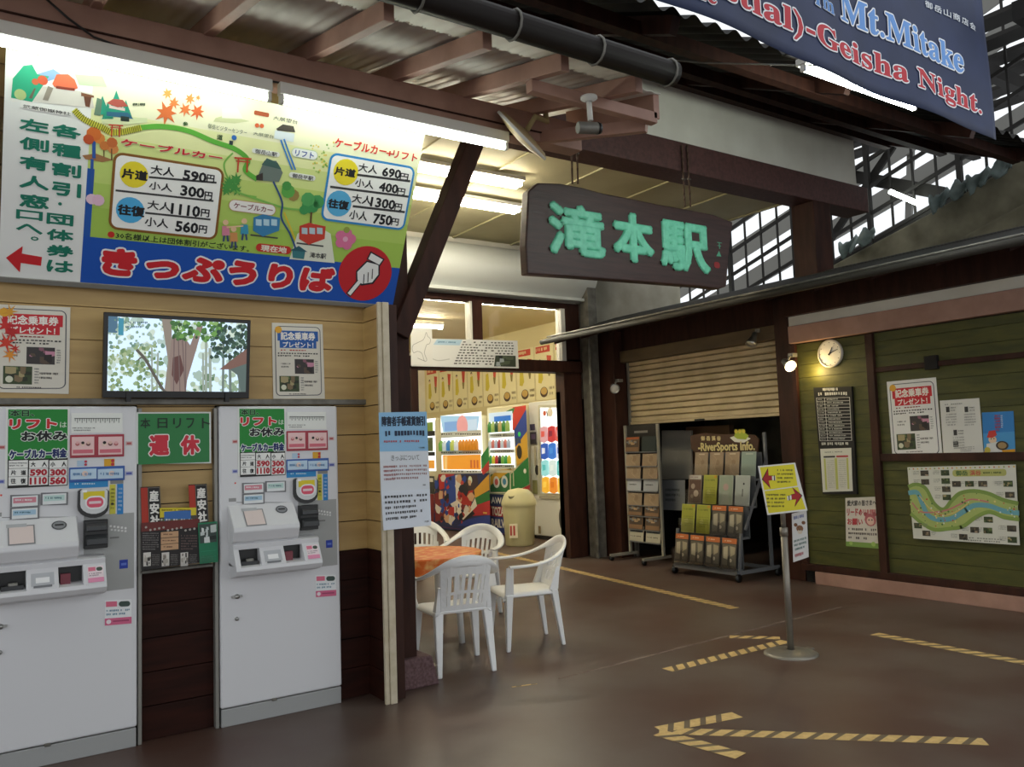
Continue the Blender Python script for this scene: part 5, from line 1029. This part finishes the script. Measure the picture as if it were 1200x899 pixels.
# ================================================================== POLE SIGN
pc = onZ(927, 767, 0); t = thing('pole_sign', 'yellow sign with two red arrows on a steel pole with round base', 'sign', pc)
M_POLE = mat('dull_steel', '#8d877c', .4, metal=.6)
b = MB(); b.lathe(pc, [(.19, 0), (.19, .006), (.17, .018), (.06, .03), (.03, .035)], M_POLE, 36); b.build('base', t)
b = MB(); n_ = 14; b.add([pc+Vector((.155*math.cos(a), .155*math.sin(a), .0)) for a in (-.12, .12)]+[pc+Vector((.23*math.cos(a), .23*math.sin(a), 0)) for a in (.12, -.12)]+[pc+Vector((.155*math.cos(a), .155*math.sin(a), .012)) for a in (-.12, .12)]+[pc+Vector((.23*math.cos(a), .23*math.sin(a), .012)) for a in (.12, -.12)], [(0, 1, 2, 3), (4, 5, 6, 7), (0, 1, 5, 4), (1, 2, 6, 5), (2, 3, 7, 6), (3, 0, 4, 7)], M_POLE); b.build('base_lug', t)
b = MB(); b.tube([pc+Vector((0, 0, .02)), pc+Vector((0, 0, .9))], .024, M_POLE, 16); b.tube([pc+Vector((0, 0, .84)), pc+Vector((0, 0, .90))], .029, M_POLE, 16); b.tube([pc+Vector((0, 0, .9)), pc+Vector((0, 0, 1.12))], .018, M_POLE, 14); b.build('pole', t)
# the sign board faces the viewer squarely, leaning and a little tilted
fwd = (EYE-pc); fwd.z = 0; fwd.normalize(); side = Vector((-fwd.y, fwd.x, 0)); ang = math.radians(6)
sn = (fwd*math.cos(.15)+Vector((0, 0, math.sin(.15))))
so = pc+Vector((0, 0, 1.12))+fwd*.05; SPL = Plane(so, side, sn.cross(side)); 
cor = [SPL.px(*k_(*q)) for q in ((486, 256), (682, 238), (748, 490), (536, 514))]
p = Print(SPL, .012); p.slab(SPL, cor[::-1], .012, ink('#e4e2dc')); p.win(780, 490, 4.494)
p.poly([(497, 263), (676, 246), (695, 360), (519, 383)], '#e3d52a', 1); p.poly([(521, 388), (697, 366), (738, 482), (543, 504)], '#dfd12a', 1)
for s_, P in ((1, [(512, 326), (540, 272), (543, 308), (562, 308), (562, 330), (543, 332), (552, 370), (536, 352)]), (-1, [(715, 412), (668, 372), (682, 402), (662, 408), (664, 432), (688, 430), (680, 466), (697, 440)])): 
    p.poly(P, '#a81f20', 3); cx = sum(q[0] for q in P)/8; cy = sum(q[1] for q in P)/8; p.poly([(cx+(x-cx)*1.16, cy+(y-cy)*1.12) for x, y in P], '#2a1614', 2)
p.poly([(560, 310), (578, 308), (580, 330), (562, 331)], '#e8e4d8', 3); p.poly([(640, 415), (662, 410), (664, 432), (642, 437)], '#e8e4d8', 3); p.line([(572, 306), (574, 332)], 5, '#2a1614', 4); p.line([(650, 412), (652, 436)], 5, '#2a1614', 4)
for i in range(5): p.vtext('ケーブルカ'[i], 588+i*20, 276-i*2.4, 604+i*20, 350-i*2, '#4a4620', .03) if False else None
p.dashes(588, 268, 672, 350, 4, '#3a3618', .5, L=3, seed=4); p.dashes(533, 398, 632, 478, 4, '#3a3618', .5, L=3, seed=9)
p.build('arrow_board', t)
p = sheet(Plane(so+fwd*-.06+side*0, side, (0, 0, 1)), [k_(*q) for q in ((664, 506), (742, 486), (754, 734), (672, 762))], .003, '#dcdad6')
p.dashes(.12, .05, .9, .16, 1, '#7a82a8', .7, seed=3); p.circ(.5, .35, .22, '#8a5e3c', 2, n=14, sy=1); p.circ(.24, .25, .12, '#7a4f30', 1.8); p.circ(.76, .25, .12, '#7a4f30', 1.8); p.circ(.5, .42, .14, '#d8c8b0', 3); p.circ(.5, .38, .04, '#2a201c', 4); p.circ(.4, .32, .025, '#2a201c', 4); p.circ(.6, .32, .025, '#2a201c', 4)
p.dashes(.1, .54, .9, .8, 3, '#5f7a72', .6, seed=5); p.dashes(.12, .84, .9, .93, 1, '#b0555a', .8, seed=6); tag(p.build('dog_sheet'), 'white sheet with a brown dog face hanging below the yellow arrow sign', 'notice')
# ================================================================== PLASTIC TABLE AND CHAIRS
TC = Vector((3.19, 6.1, 0)); TR = .45
t = thing('plastic_table', 'round white plastic table covered with an orange cloth', 'table', TC)
b = MB(); b.lathe(TC, [(0, .67), (TR-.03, .67), (TR-.01, .68), (TR-.01, .70), (0, .705)], M_PLAST, 40); b.build('tabletop', t)
for a in (40, 130, 220, 310):
    a = math.radians(a); d = Vector((math.cos(a), math.sin(a), 0)); b = MB(); b.tube([TC+d*.30+Vector((0, 0, 0)), TC+d*.26+Vector((0, 0, .68))], [.026, .034], M_PLAST, 12); b.build('leg', t)
M_CLOTH = mat('orange_cloth', '#d9661c', .55, '#e8b06a', 16, lo=.42, hi=.66, detail=3)
b = MB(); rn = random.Random(4)
def clothf(u, v):
    a = u*2*math.pi
    if v < .5: r = TR*v/.5; return (TC.x+r*math.cos(a), TC.y+r*math.sin(a), .709+.004*math.sin(7*r*10+a*3)*v)
    k = (v-.5)/.5; r = TR+.012+.02*k*math.sin(a*11)+.03*k*math.sin(a*4+1); return (TC.x+r*math.cos(a), TC.y+r*math.sin(a), .71-k*(.10+.035*math.sin(a*5)+.02*math.sin(a*13)))
b.surf(clothf, 96, 16, M_CLOTH); tag(b.build('tablecloth', solid=.003, base=(TC.x, TC.y, .7)), 'orange patterned cloth draped over the round plastic table', 'tablecloth')
b = MB()
for k in range(16): pass
def make_chair(label):
    """moulded white armchair facing -Y in its own axes"""
    t = thing('plastic_chair', label, 'chair', (0, 0, 0), 'white plastic chairs around the table')
    b = MB(); SZ = .43
    def seat(u, v):
        x = (u-.5)*2; y = -.24+v*.46; w_ = .235-.03*v; e = max(0, abs(x)-.8)/.2
        return (x*w_, y, SZ-.018*math.sin(math.pi*v)*(1-x*x)-.03*e*e-(.03*(max(0, .12-v)/.12)**2))
    b.surf(seat, 16, 12, M_PLAST); b.build('seat', t, solid=.014)
    # backrest: solid edges and slots between slats, the top rail sweeping into the arms
    def rail(x):    # height and depth of the top rail above a given x
        k = math.sqrt(max(0, 1-(x/.285)**2)); return (-.20+.545*k**.5, .635+.15*k**1.6)
    def back(x, f):  # f 0 at the seat, 1 at the rail
        ry, rz = rail(x*1.12); return Vector((x*(1+.12*f), .20+(ry-.20)*f, .42+(rz-.42)*f))
    b = MB()
    def strip(xa0, xa1, z0, z1, n=6, m=M_PLAST, nx=1):
        for j in range(nx):
            xs_ = (xa0+(xa1-xa0)*j/nx, xa0+(xa1-xa0)*(j+1)/nx); vs = []
            for i in range(n+1):
                f = z0+(z1-z0)*i/n
                for x in xs_: q = back(x, f); vs += [q, q+Vector((0, .014, .003))]
            fs = []
            for i in range(n):
                k = i*4; fs += [(k, k+2, k+6, k+4), (k+1, k+5, k+7, k+3), (k, k+4, k+5, k+1), (k+2, k+3, k+7, k+6)]
            fs += [(0, 1, 3, 2), (n*4, n*4+2, n*4+3, n*4+1)]; b.add(vs, fs, m)
    for x in (-.112, -.0675, -.0225, .0225, .0675, .112): strip(x-.0115, x+.0115, .1, .76)
    strip(-.165, -.128, 0, 1); strip(.128, .165, 0, 1); strip(-.165, .165, -.02, .14, 2, nx=6); strip(-.165, .165, .36, .42, 1, nx=6); strip(-.165, .165, .74, 1.0, 3, nx=6)
    b.build('backrest', t)
    b = MB(); pts, n = [], 10; N = 40
    for i in range(N+1):
        a = math.pi*i/N; x = .285*math.cos(a); k = math.sin(a); ry, rz = rail(x); pts.append(Vector((x, ry, rz)))
    vs = []
    for i, q in enumerate(pts):
        d = (pts[min(i+1, N)]-pts[max(i-1, 0)]).normalized(); k = math.sin(math.pi*i/N)
        o_ = Vector((q.x, max(q.y-.05, 0)*.9, 0)); o_ = (o_-d*o_.dot(d)).normalized(); up_ = d.cross(o_).normalized(); up_ = -up_ if up_.z < 0 else up_
        g = k**3; A_ = (o_*(1-g)+up_*g).normalized(); B_ = d.cross(A_).normalized(); W2 = .031+.008*g
        vs += [q+A_*W2*math.cos(2*math.pi*j/n)+B_*.012*math.sin(2*math.pi*j/n) for j in range(n)]
    b.add(vs, [(i*n+j, i*n+(j+1) % n, (i+1)*n+(j+1) % n, (i+1)*n+j) for i in range(N) for j in range(n)]+[tuple(range(n)), tuple(range(N*n, N*n+n))], M_PLAST, True); b.build('arm_rail', t)
    def leg(top, bot, w0, w1, dx):
        b = MB(); vs = []
        for i in range(6):
            f = i/5; q = Vector(top).lerp(Vector(bot), f); w_ = w0+(w1-w0)*f
            vs += [q+Vector((-w_, -w_*.8, 0)), q+Vector((w_, -w_*.8, 0)), q+Vector((w_*.9, w_*.8, 0)), q+Vector((-w_*.9, w_*.8, 0))]
        fs = [(i*4+j, i*4+(j+1) % 4, i*4+4+(j+1) % 4, i*4+4+j) for i in range(5) for j in range(4)]+[(3, 2, 1, 0), (20, 21, 22, 23)]
        b.add(vs, fs, M_PLAST); return b
    for s_ in (-1, 1):
        b = leg((s_*.215, -.19, .42), (s_*.24, -.215, 0), .036, .019, s_); b.build('leg', t, bevel=.006)
        b = leg((s_*.178, .19, .43), (s_*.198, .25, 0), .034, .018, s_); b.build('leg', t, bevel=.006)
        b = MB(); vs = []
        for i in range(5):
            f = i/4; z = .40+.232*f; yc = -.19-.005*f; w_ = .036-.008*f; x = s_*(.222+.06*f)
            vs += [(x-.01, yc-w_, z), (x+.01, yc-w_, z), (x+.01, yc+w_, z), (x-.01, yc+w_, z)]
        b.add(vs, [(i*4+j, i*4+(j+1) % 4, i*4+4+(j+1) % 4, i*4+4+j) for i in range(4) for j in range(4)], M_PLAST); b.build('arm_support', t, bevel=.004)
        b = MB()   # corner web under the seat
        b.add([(s_*.205, .15, .43), (s_*.205, .22, .43), (s_*.19, .245, .60), (s_*.19, .215, .60), (s_*.17, .15, .43), (s_*.17, .22, .43), (s_*.172, .245, .60), (s_*.172, .215, .60)], [(0, 1, 2, 3), (4, 5, 6, 7), (0, 1, 5, 4), (1, 2, 6, 5), (2, 3, 7, 6), (3, 0, 4, 7)], M_PLAST); b.build('back_web', t)
    return t
ch = make_chair('white plastic armchair with its back to the viewer, nearest the dark post')
ch.location = (2.985, 5.28, 0); ch.rotation_euler = (0, 0, math.radians(168.5))
dup(ch, (3.77, 5.54, 0), (0, 0, math.radians(-106)), 'white plastic armchair seen from its side, right of the orange table')
q_ = onY(551, 622, 6.95); dup(ch, (q_.x-.18, 6.67, 0), (0, 0, math.radians(-52)), 'white plastic armchair behind the orange table, back rail showing over the cloth')
q_ = onY(482, 606, 7.7); dup(ch, (q_.x, 7.55, 0), (0, 0, math.radians(-30)), 'white plastic armchair mostly hidden behind the post and notices')
# ================================================================== FLOOR TAPE
M_TAPE = mat('yellow_tape', '#d8b878', .6, '#c4a266', 30)
FL = PZ(0)
def strip_tape(name, label, strips, cat='tape'):
    big = len(strips) > 1; c = onZ(*strips[0][0]); t = thing(name, label, cat, (c.x, c.y, 0)) if big else None
    for i, (p0, p1, w_) in enumerate(strips):
        A, B = onZ(*p0), onZ(*p1); d = (B-A); L_ = d.length; d.normalize(); pl = Plane((A.x, A.y, .0008+i*.0006), d, Vector((-d.y, d.x, 0)))
        p = Print(pl, .0007); p.slab(pl, [(0, -w_/2), (L_, -w_/2), (L_, w_/2), (0, w_/2)], .0006, M_TAPE)
        x = .0
        while x+.05+w_*.7 < L_:
            p.lpoly([(x+.02, -w_/2), (x+.058, -w_/2), (x+.058+w_*.7, w_/2), (x+.02+w_*.7, w_/2)], mat('tape_stripe', '#6a5a44', .6), .1); x += .105
        o = p.build('tape_strip' if big else name, t)
    return t if big else tag(o, label, cat)
f2 = lambda x, y: (600+x/2, 640+y/2)
b = MB(); A_, B_ = onZ(655, 796), onZ(985, 712); b.bar(A_+Vector((0, 0, .0005)), B_+Vector((0, 0, .0005)), .02, .002, mat('worn_joint', '#7d7068', .7, '#5d463e', 9)); struct(b.build('trim_12'))
strip_tape('floor_tape', 'long striped tape line running behind the chairs toward the brochure racks', [((566, 645), f2(522, 147), .11)])
strip_tape('floor_tape', 'short striped tape line in front of the green wall at the right', [(f2(850, 207), (1225, 782), .11)])
strip_tape('floor_arrow', 'striped tape arrow pointing to the base of the yellow pole sign', [(f2(364, 292), f2(642, 224), .10), (f2(510, 214), f2(628, 217), .09)], 'arrow')
strip_tape('floor_arrow', 'large striped tape arrow pointing left in the foreground', [(f2(1110, 460), f2(345, 434), .10), (f2(345, 432), f2(528, 397), .10), (f2(345, 440), f2(536, 494), .10)], 'arrow')
strip_tape('floor_scrap', 'small worn white tape scrap on the floor beside the chairs', [((600, 806), (629, 802), .02)])
# ================================================================== VENDING ROOM
def vend(label, X, ya, yb_, h, cols):
    t = thing('vending_machine', label, 'vending machine', (X+.4, (ya+yb_)/2, 0)); b = MB(); b.box(X, X+.75, yb_, ya, .06, h, cols); b.build('cabinet', t, bevel=.02); 
    b = MB(); b.box(X+.03, X+.7, yb_+.03, ya-.03, 0, .06, M_BLACK); b.build('base', t); return t
vw = (490, 430, 4.283)
def face(t, X, name, draw, h=.006):
    p = Print(PX(X), h).win(*vw); draw(p); return p.build(name, t)
M_LIT = glow('#f2f6f2', 1.5)
def window(t, X, x0, y0, x1, y1, name='display_window'):
    pl = PX(X); q = [pl.px(vw[0]+x/vw[2], vw[1]+y/vw[2]) for x, y in ((x0, y0), (x1, y0), (x1, y1), (x0, y1))]
    a0, a1 = q[0][0], q[1][0]; b1, b0 = q[0][1], q[2][1]; b = MB(); b.slab(pl, [(a0, b0), (a1, b0), (a1, b1), (a0, b1)], .012, M_LIT, .0); b.build(name, t); return a0, a1, b0, b1
CAN = {}
def cans(pl, a0, a1, z, h, n, cols, label):
    for i in range(n):
        c = cols[i % len(cols)]; r = (a1-a0)/n*.36; q = pl.at(a0+(a1-a0)*(i+.5)/n, z, .03+r)
        if (c, n, h) not in CAN:
            b = MB(); b.lathe(q, [(0, 0), (r, 0), (r, h*.72), (r*.5, h*.9), (r*.5, h), (0, h)], glow(c, .55), 10)  # bottles emit their own colour, standing in for the display window's light
            CAN[c, n, h] = tag(b.build('drink_bottle'), label, 'bottle', 'drinks in the vending machines'); CAN[c, n, h]['grp'] = 1; del CAN[c, n, h]['grp']
        else:
            o = CAN[c, n, h].copy(); o.location = q; COL.objects.link(o); o['label'] = label
M_COL = {k: mat('wrap_'+k, v, .4) for k, v in dict(red='#c02a22', blue='#233a8a', yellow='#d2a230', green='#1f7a3a', cream='#e2dbb8', white='#dcdcd4').items()}
# machine at the far left, partly hidden
XA = 7.9; t = vend('cream drink machine at the far left edge of the doorway', XA, 16.3, 14.50, 2.18, M_COL['cream'])
a0, a1, b0, b1 = window(t, XA, -40, 272, 88, 525)
def dA(p):
    for y in (340, 440): p.rect(-40, y-8, 90, y+8, '#2a2a28', 4)
    p.rect(-40, 472, 88, 512, glow('#e89a30', .8), 3); p.rect(-40, 375, 70, 425, '#d8c06a', 3); p.rect(20, 360, 80, 425, '#5a6a4a', 3.2); p.rect(-40, 290, 80, 330, '#8aa850', 3); p.rect(40, 550, 88, 640, '#3a3a34', 1); p.rect(60, 640, 88, 800, '#8a2a2a', 1); p.rect(60, 560, 80, 580, '#e8e4d8', 2)
face(t, XA, 'front_print', dA, .02)
# machine with dancers' red and blue wrap
XB = 7.85; t = vend('tall drink machine with red and blue wrap and an orange shelf', XB, 14.46, 12.78, 2.15, M_COL['cream'])
G2 = lambda c: glow(c, .8)
a0, a1, b0, b1 = window(t, XB, 115, 248, 318, 532)
def dB(p):
    p.poly([(115, 248), (312, 248), (300, 330), (128, 330)], G2('#a8cfe6'), 2); p.rect(135, 280, 250, 318, G2('#7fa8d8'), 3); p.circ(225, 300, 28, G2('#e8a09a'), 3.5); p.rect(250, 268, 300, 318, G2('#c8dcea'), 3)
    for y in (340, 432, 528): p.rect(118, y-8, 322, y+8, '#d8dcd8', 4); p.dashes(120, y-4, 320, y+4, 1, '#3a3c3c', .8, L=5, seed=int(y), ragged=False)
    p.rect(128, 446, 320, 518, G2('#ee9a2c'), 3); p.poly([(135, 452), (150, 448), (150, 516), (135, 516)], G2('#f6c878'), 4)
    for k in range(3): p.rect(265+k*16, 470, 276+k*16, 510, G2('#c8642a'), 4)
    p.poly([(105, 540), (362, 535), (364, 830), (80, 815), (85, 640)], '#27335f', 1); p.poly([(105, 540), (185, 540), (175, 600), (110, 620)], '#b82a26', 2); p.poly([(85, 640), (130, 620), (140, 760), (90, 780)], '#7f2426', 2)
    p.poly([(135, 560), (190, 545), (200, 700), (180, 790), (140, 780)], '#2b4aa0', 3); p.poly([(190, 545), (215, 542), (205, 660), (195, 700)], '#e6e2da', 4)
    p.poly([(205, 545), (300, 545), (310, 640), (230, 660)], '#3a2a30', 3); p.poly([(195, 640), (280, 620), (270, 700), (200, 690)], '#b8342c', 4); p.poly([(165, 690), (200, 670), (260, 720), (290, 660), (300, 700), (230, 770)], '#ece6da', 5); p.circ(265, 570, 10, '#e6f0d8', 5); p.poly([(200, 730), (260, 700), (290, 740), (230, 780)], '#2a2426', 4.5)
    p.poly([(285, 620), (360, 540), (362, 620), (290, 660)], '#d8a238', 4); p.poly([(285, 660), (362, 625), (364, 670), (285, 700)], '#2f7a3c', 4); p.poly([(285, 700), (364, 672), (365, 745), (270, 750)], '#b52c34', 4); p.poly([(240, 770), (365, 745), (366, 800), (200, 800)], '#2c3f8c', 4)
    p.rect(80, 800, 366, 835, '#b02630', 4); p.poly([(320, 450), (358, 400), (360, 470), (322, 520)], '#2f8a44', 4); p.poly([(320, 520), (360, 470), (360, 520), (330, 545)], '#c23a34', 4)
    p.rect(330, 730, 350, 740, '#e0c060', 5); rv = random.Random(21)
    for k in range(60):
        x, y = rv.uniform(92, 275), rv.uniform(555, 785); r = rv.uniform(5, 17); c = rv.choice(['#b8302c', '#e6e0d4', '#20222e', '#2b4aa0', '#7a1f24', '#d8b08a', '#c8443a'])
        p.poly([(x+r*rv.uniform(.5, 1.3)*math.cos(2*math.pi*j/6), y+r*rv.uniform(.7, 2.2)*math.sin(2*math.pi*j/6)) for j in range(6)], c, 6)
face(t, XB, 'front_print', dB, .014)
pl = PX(XB); hz = (b1-b0)
cans(pl, a0+.05, a1-.7, b0+hz*.37, .20, 5, ['#7ab04a', '#d8e4e0', '#4a8ac0', '#c8d060', '#e8ece8'], 'small drink bottle on the middle shelf of the red and blue vending machine')
cans(pl, a1-.72, a1-.04, b0+hz*.37, .20, 6, ['#e8922a'], 'orange drink bottle on the middle shelf of the red and blue vending machine')
# machine with diagonal stripes
XC = 8.0; t = vend('drink machine with diagonal red, blue, yellow and green stripes', XC, 12.74, 11.60, 2.28, M_COL['cream'])
a0, a1, b0, b1 = window(t, XC, 358, 235, 478, 508)
def dC(p):
    S = lambda P, c, L=2: p.poly(P, c, L)
    S([(478, 205), (545, 195), (545, 215), (485, 320), (478, 320)], '#cc3a2c'); S([(485, 320), (545, 212), (550, 325), (492, 405)], '#27439a'); S([(492, 405), (550, 325), (555, 455), (500, 500)], '#d6a632'); S([(470, 540), (556, 455), (562, 590), (470, 640)], '#257a3c'); S([(470, 640), (562, 595), (566, 640), (480, 680)], '#b53030')
    S([(362, 545), (470, 510), (470, 520), (462, 640), (364, 640)], '#2f6f42', 2); S([(362, 560), (400, 520), (480, 515), (362, 600)], '#d6a632', 2.5); S([(445, 225), (490, 205), (480, 235), (448, 240)], '#2f7a3c', 3)
    p.rect(362, 640, 470, 850, '#26345f', 2); p.rect(362, 720, 470, 850, '#2a3a78', 2.2); p.rect(362, 700, 470, 760, '#a82c34', 2.6)
    p.rect(360, 520, 470, 530, '#ded8c0', 3); p.frame(364, 530, 466, 634, 4, '#dcd6c0', 3.5); p.circ(397, 580, 16, '#d8ded8', 3); p.circ(437, 578, 17, '#d8ded8', 3); p.circ(397, 580, 9, '#c25a5a', 4); p.circ(437, 578, 9, '#4a8ab0', 4)
    for tx, y in (('KEIO', 668), ('TOZAN', 712), ('RAILWAY', 772)): p.text(tx if tx != 'RAILWAY' else 'RAILW', 372, y-10, 452, y+42, '#e8e4da', .04, L=5) if tx != 'KEIO' else p.text('AWA', 370, y-14, 444, y+24, '#e8e4da', .04, L=5)
    p.circ(512, 340, 7, '#3ae06a', 4); p.circ(512, 430, 13, '#2a241c', 4, sy=1.5); p.rect(490, 360, 520, 385, '#3a4a6a', 4); p.rect(478, 500, 486, 600, '#c8c2a8', 3); p.rect(362, 832, 566, 856, '#b02c34', 3); p.poly([(566, 600), (562, 590), (562, 620)], '#b53030', 3); p.circ(540, 525, 7, '#e8e4da', 4)
    p.rect(358, 235, 478, 270, G2('#cfe0ea'), 3); p.rect(385, 252, 470, 272, G2('#2f74c4'), 4)
    for y in (345, 425, 500): p.rect(358, y-6, 488, y+8, '#d8dcd8', 4); p.dashes(360, y-3, 486, y+5, 1, '#3a3c3c', .8, L=5, seed=int(y), ragged=False)
face(t, XC, 'front_print', dC, .014)
pl = PX(XC); hz = (b1-b0)
cans(pl, a0+.05, a1-.03, b0+hz*.64, .19, 6, ['#3f8a3a', '#a8c060', '#2f5a3a', '#c8b06a'], 'green-labelled drink on the upper shelf of the striped vending machine')
cans(pl, a0+.05, a1-.03, b0+hz*.35, .15, 7, ['#d8dcd8', '#d87a6a', '#c0c8d0', '#b8484a'], 'pale can on the middle shelf of the striped vending machine')
cans(pl, a0+.05, a1-.03, b0+hz*.07, .15, 7, ['#3f9a4a', '#d8c83a', '#c23a3a', '#2a2a2a', '#7fb84a'], 'bright can on the bottom shelf of the striped vending machine')
# toy capsule / snack machine
XD = 8.1; t = vend('white snack machine with colourful bags behind its tall lit window', XD, 11.56, 10.2, 2.3, M_COL['white'])
a0, a1, b0, b1 = window(t, XD, 615, 205, 775, 640)
def dD(p):
    p.frame(612, 200, 800, 645, 8, '#c2bfa8', 3); p.rect(566, 290, 592, 320, '#3a3450', 2); p.rect(566, 330, 600, 390, '#2c2a30', 2); p.rect(572, 340, 594, 365, '#5a4a6a', 3); p.rect(586, 400, 600, 500, '#a8a08a', 2); p.circ(602, 520, 10, '#2a2624', 3, sy=1.5); p.rect(578, 570, 606, 640, '#8a8a5a', 2)
    p.circ(738, 765, 26, '#3a3834', 3, sy=1.6); p.circ(738, 765, 16, '#8a8478', 4, sy=1.6); p.rect(608, 800, 622, 840, '#8a7a5a', 3); p.rect(610, 850, 800, 868, '#1f1e1c', 3); p.rect(612, 650, 800, 672, '#aaa592', 2)
    p.circ(640, 235, 8, '#d86a4a', 4); p.circ(668, 230, 14, '#e8e0d0', 4); p.line([(650, 225), (656, 250)], 4, '#5a5a58', 4)
face(t, XD, 'front_print', dD, .02)
rn = random.Random(9); pl = PX(XD)
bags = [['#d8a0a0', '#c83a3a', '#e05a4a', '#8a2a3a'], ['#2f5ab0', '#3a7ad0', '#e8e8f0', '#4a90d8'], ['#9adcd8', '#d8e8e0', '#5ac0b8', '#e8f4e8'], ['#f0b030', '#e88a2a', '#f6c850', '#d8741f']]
for r in range(4):
    for c in range(4):
        aw = (a1-a0)/4; q0 = a0+aw*c; z0 = b1-hz*0-(b1-b0)*(.21+.195*(r+1)); hh = (b1-b0)*.17; P = [(q0+aw*.08, z0), (q0+aw*.5, z0-.02), (q0+aw*.93, z0+.01), (q0+aw*.9, z0+hh), (q0+aw*.55, z0+hh*1.05), (q0+aw*.12, z0+hh*.95)]
        k = Print(pl, .05); k.slab(pl, P, .04, glow(bags[r][c], .8), .013); m = Vector((q0+aw*.5, z0+hh*.5)); k.lpoly([(m.x-aw*.22, m.y-hh*.2), (m.x+aw*.2, m.y-hh*.15), (m.x+aw*.22, m.y+hh*.2), (m.x-aw*.2, m.y+hh*.22)], glow(bags[r][(c+2) % 4], .8), 8)  # bag colours glow by themselves in place of the window lighting
        tag(k.build('snack_bag', bevel=.01), '%s snack bag, %s in row %s of the white vending machine' % (['reddish', 'blue', 'pale aqua', 'orange-yellow'][r], pos[c], ['one', 'two', 'three', 'four'][r]), 'snack bag', 'snack bags in the white vending machine')
# bin
t = thing('rubbish_bin', 'cream round rubbish bin with domed lid before the striped vending machine', 'bin', (7.42, 10.95, 0)); c = Vector((7.42, 10.95, 0)); M_BIN = mat('bin_cream', '#c9c498', .45)
b = MB(); b.lathe(c, [(0, 0), (.215, 0), (.225, .02), (.265, .62), (.262, .66)], M_BIN, 32); b.build('body', t)
b = MB(); b.lathe(c, [(.275, .62), (.28, .66), (.272, .70), (.23, .80), (.16, .87), (.0, .90)], M_BIN, 32); b.build('lid', t)
v_ = (EYE-c); v_.z = 0; v_.normalize(); s_ = Vector((-v_.y, v_.x, 0))
b = MB(); b.lathe(c+v_*.175+s_*-.1+Vector((0, 0, .775)), [(.06, .0), (.055, .03), (.0, .03)], ink('#77745a'), 16, (v_*.7+s_*-.4+Vector((0, 0, .7)))); b.build('opening', t)
pb = Plane(c+v_*.256, s_, (0, 0, 1)); p = Print(pb, .004); p.lpoly([(-.16, .14), (-.03, .14), (-.03, .36), (-.16, .36)], '#e4dcc0', 1); p.lpoly([(-.15, .18), (-.12, .18), (-.12, .33), (-.15, .33)], '#b8423a', 2); p.lpoly([(-.10, .18), (-.07, .18), (-.07, .33), (-.10, .33)], '#b8423a', 2); p.build('label_sticker', t)
# noodle posters on the room's wall
for i in range(9):
    y0 = 17-.1-i*.62*(1.0); y1 = y0-.6
    for r in range(1):
        z0, z1 = 2.40, 3.42; pl = PX(8.995); p = Print(pl, .003); p.slab(pl, [(-y0, z0), (-y1, z0), (-y1, z1), (-y0, z1)], .003, ink('#e8dfb4')); p.quad([(-y0, z1), (-y1, z1), (-y1, z0), (-y0, z0)])
        p.rect(.05, .02, .8, .14, '#c8432e', 1); p.dashes(.08, .04, .76, .12, 1, '#f0dca8', .8, seed=i); p.poly([(.18, .36), (.34, .34), (.4, .62), (.3, .7), (.14, .68)], '#d2c03e', 2); p.circ(.26, .29, .06, '#4a3a28', 3); p.circ(.26, .31, .045, '#e6c49a', 3.4); p.poly([(.62, .2), (.86, .22), (.8, .45), (.66, .44)], '#c84a34', 2); p.poly([(.64, .44), (.8, .45), (.76, .58), (.68, .58)], '#8a7a3a', 2); p.circ(.42, .86, .2, '#4a3420', 2, sy=.8); p.circ(.42, .84, .16, '#c8a45a', 3, sy=.7); p.dashes(.7, .75, .95, .95, 2, '#8a7a5a', seed=i+7); p.line([(.98, 0), (.98, 1)], .015, '#b8ac80', 2)
        tag(p.build('noodle_poster'), 'cream noodle poster with yellow figure and bowl, %s from the far end of the row' % ['first', 'second', 'third', 'fourth', 'fifth', 'sixth', 'seventh', 'eighth', 'ninth'][i], 'poster', 'noodle posters above the vending machines')
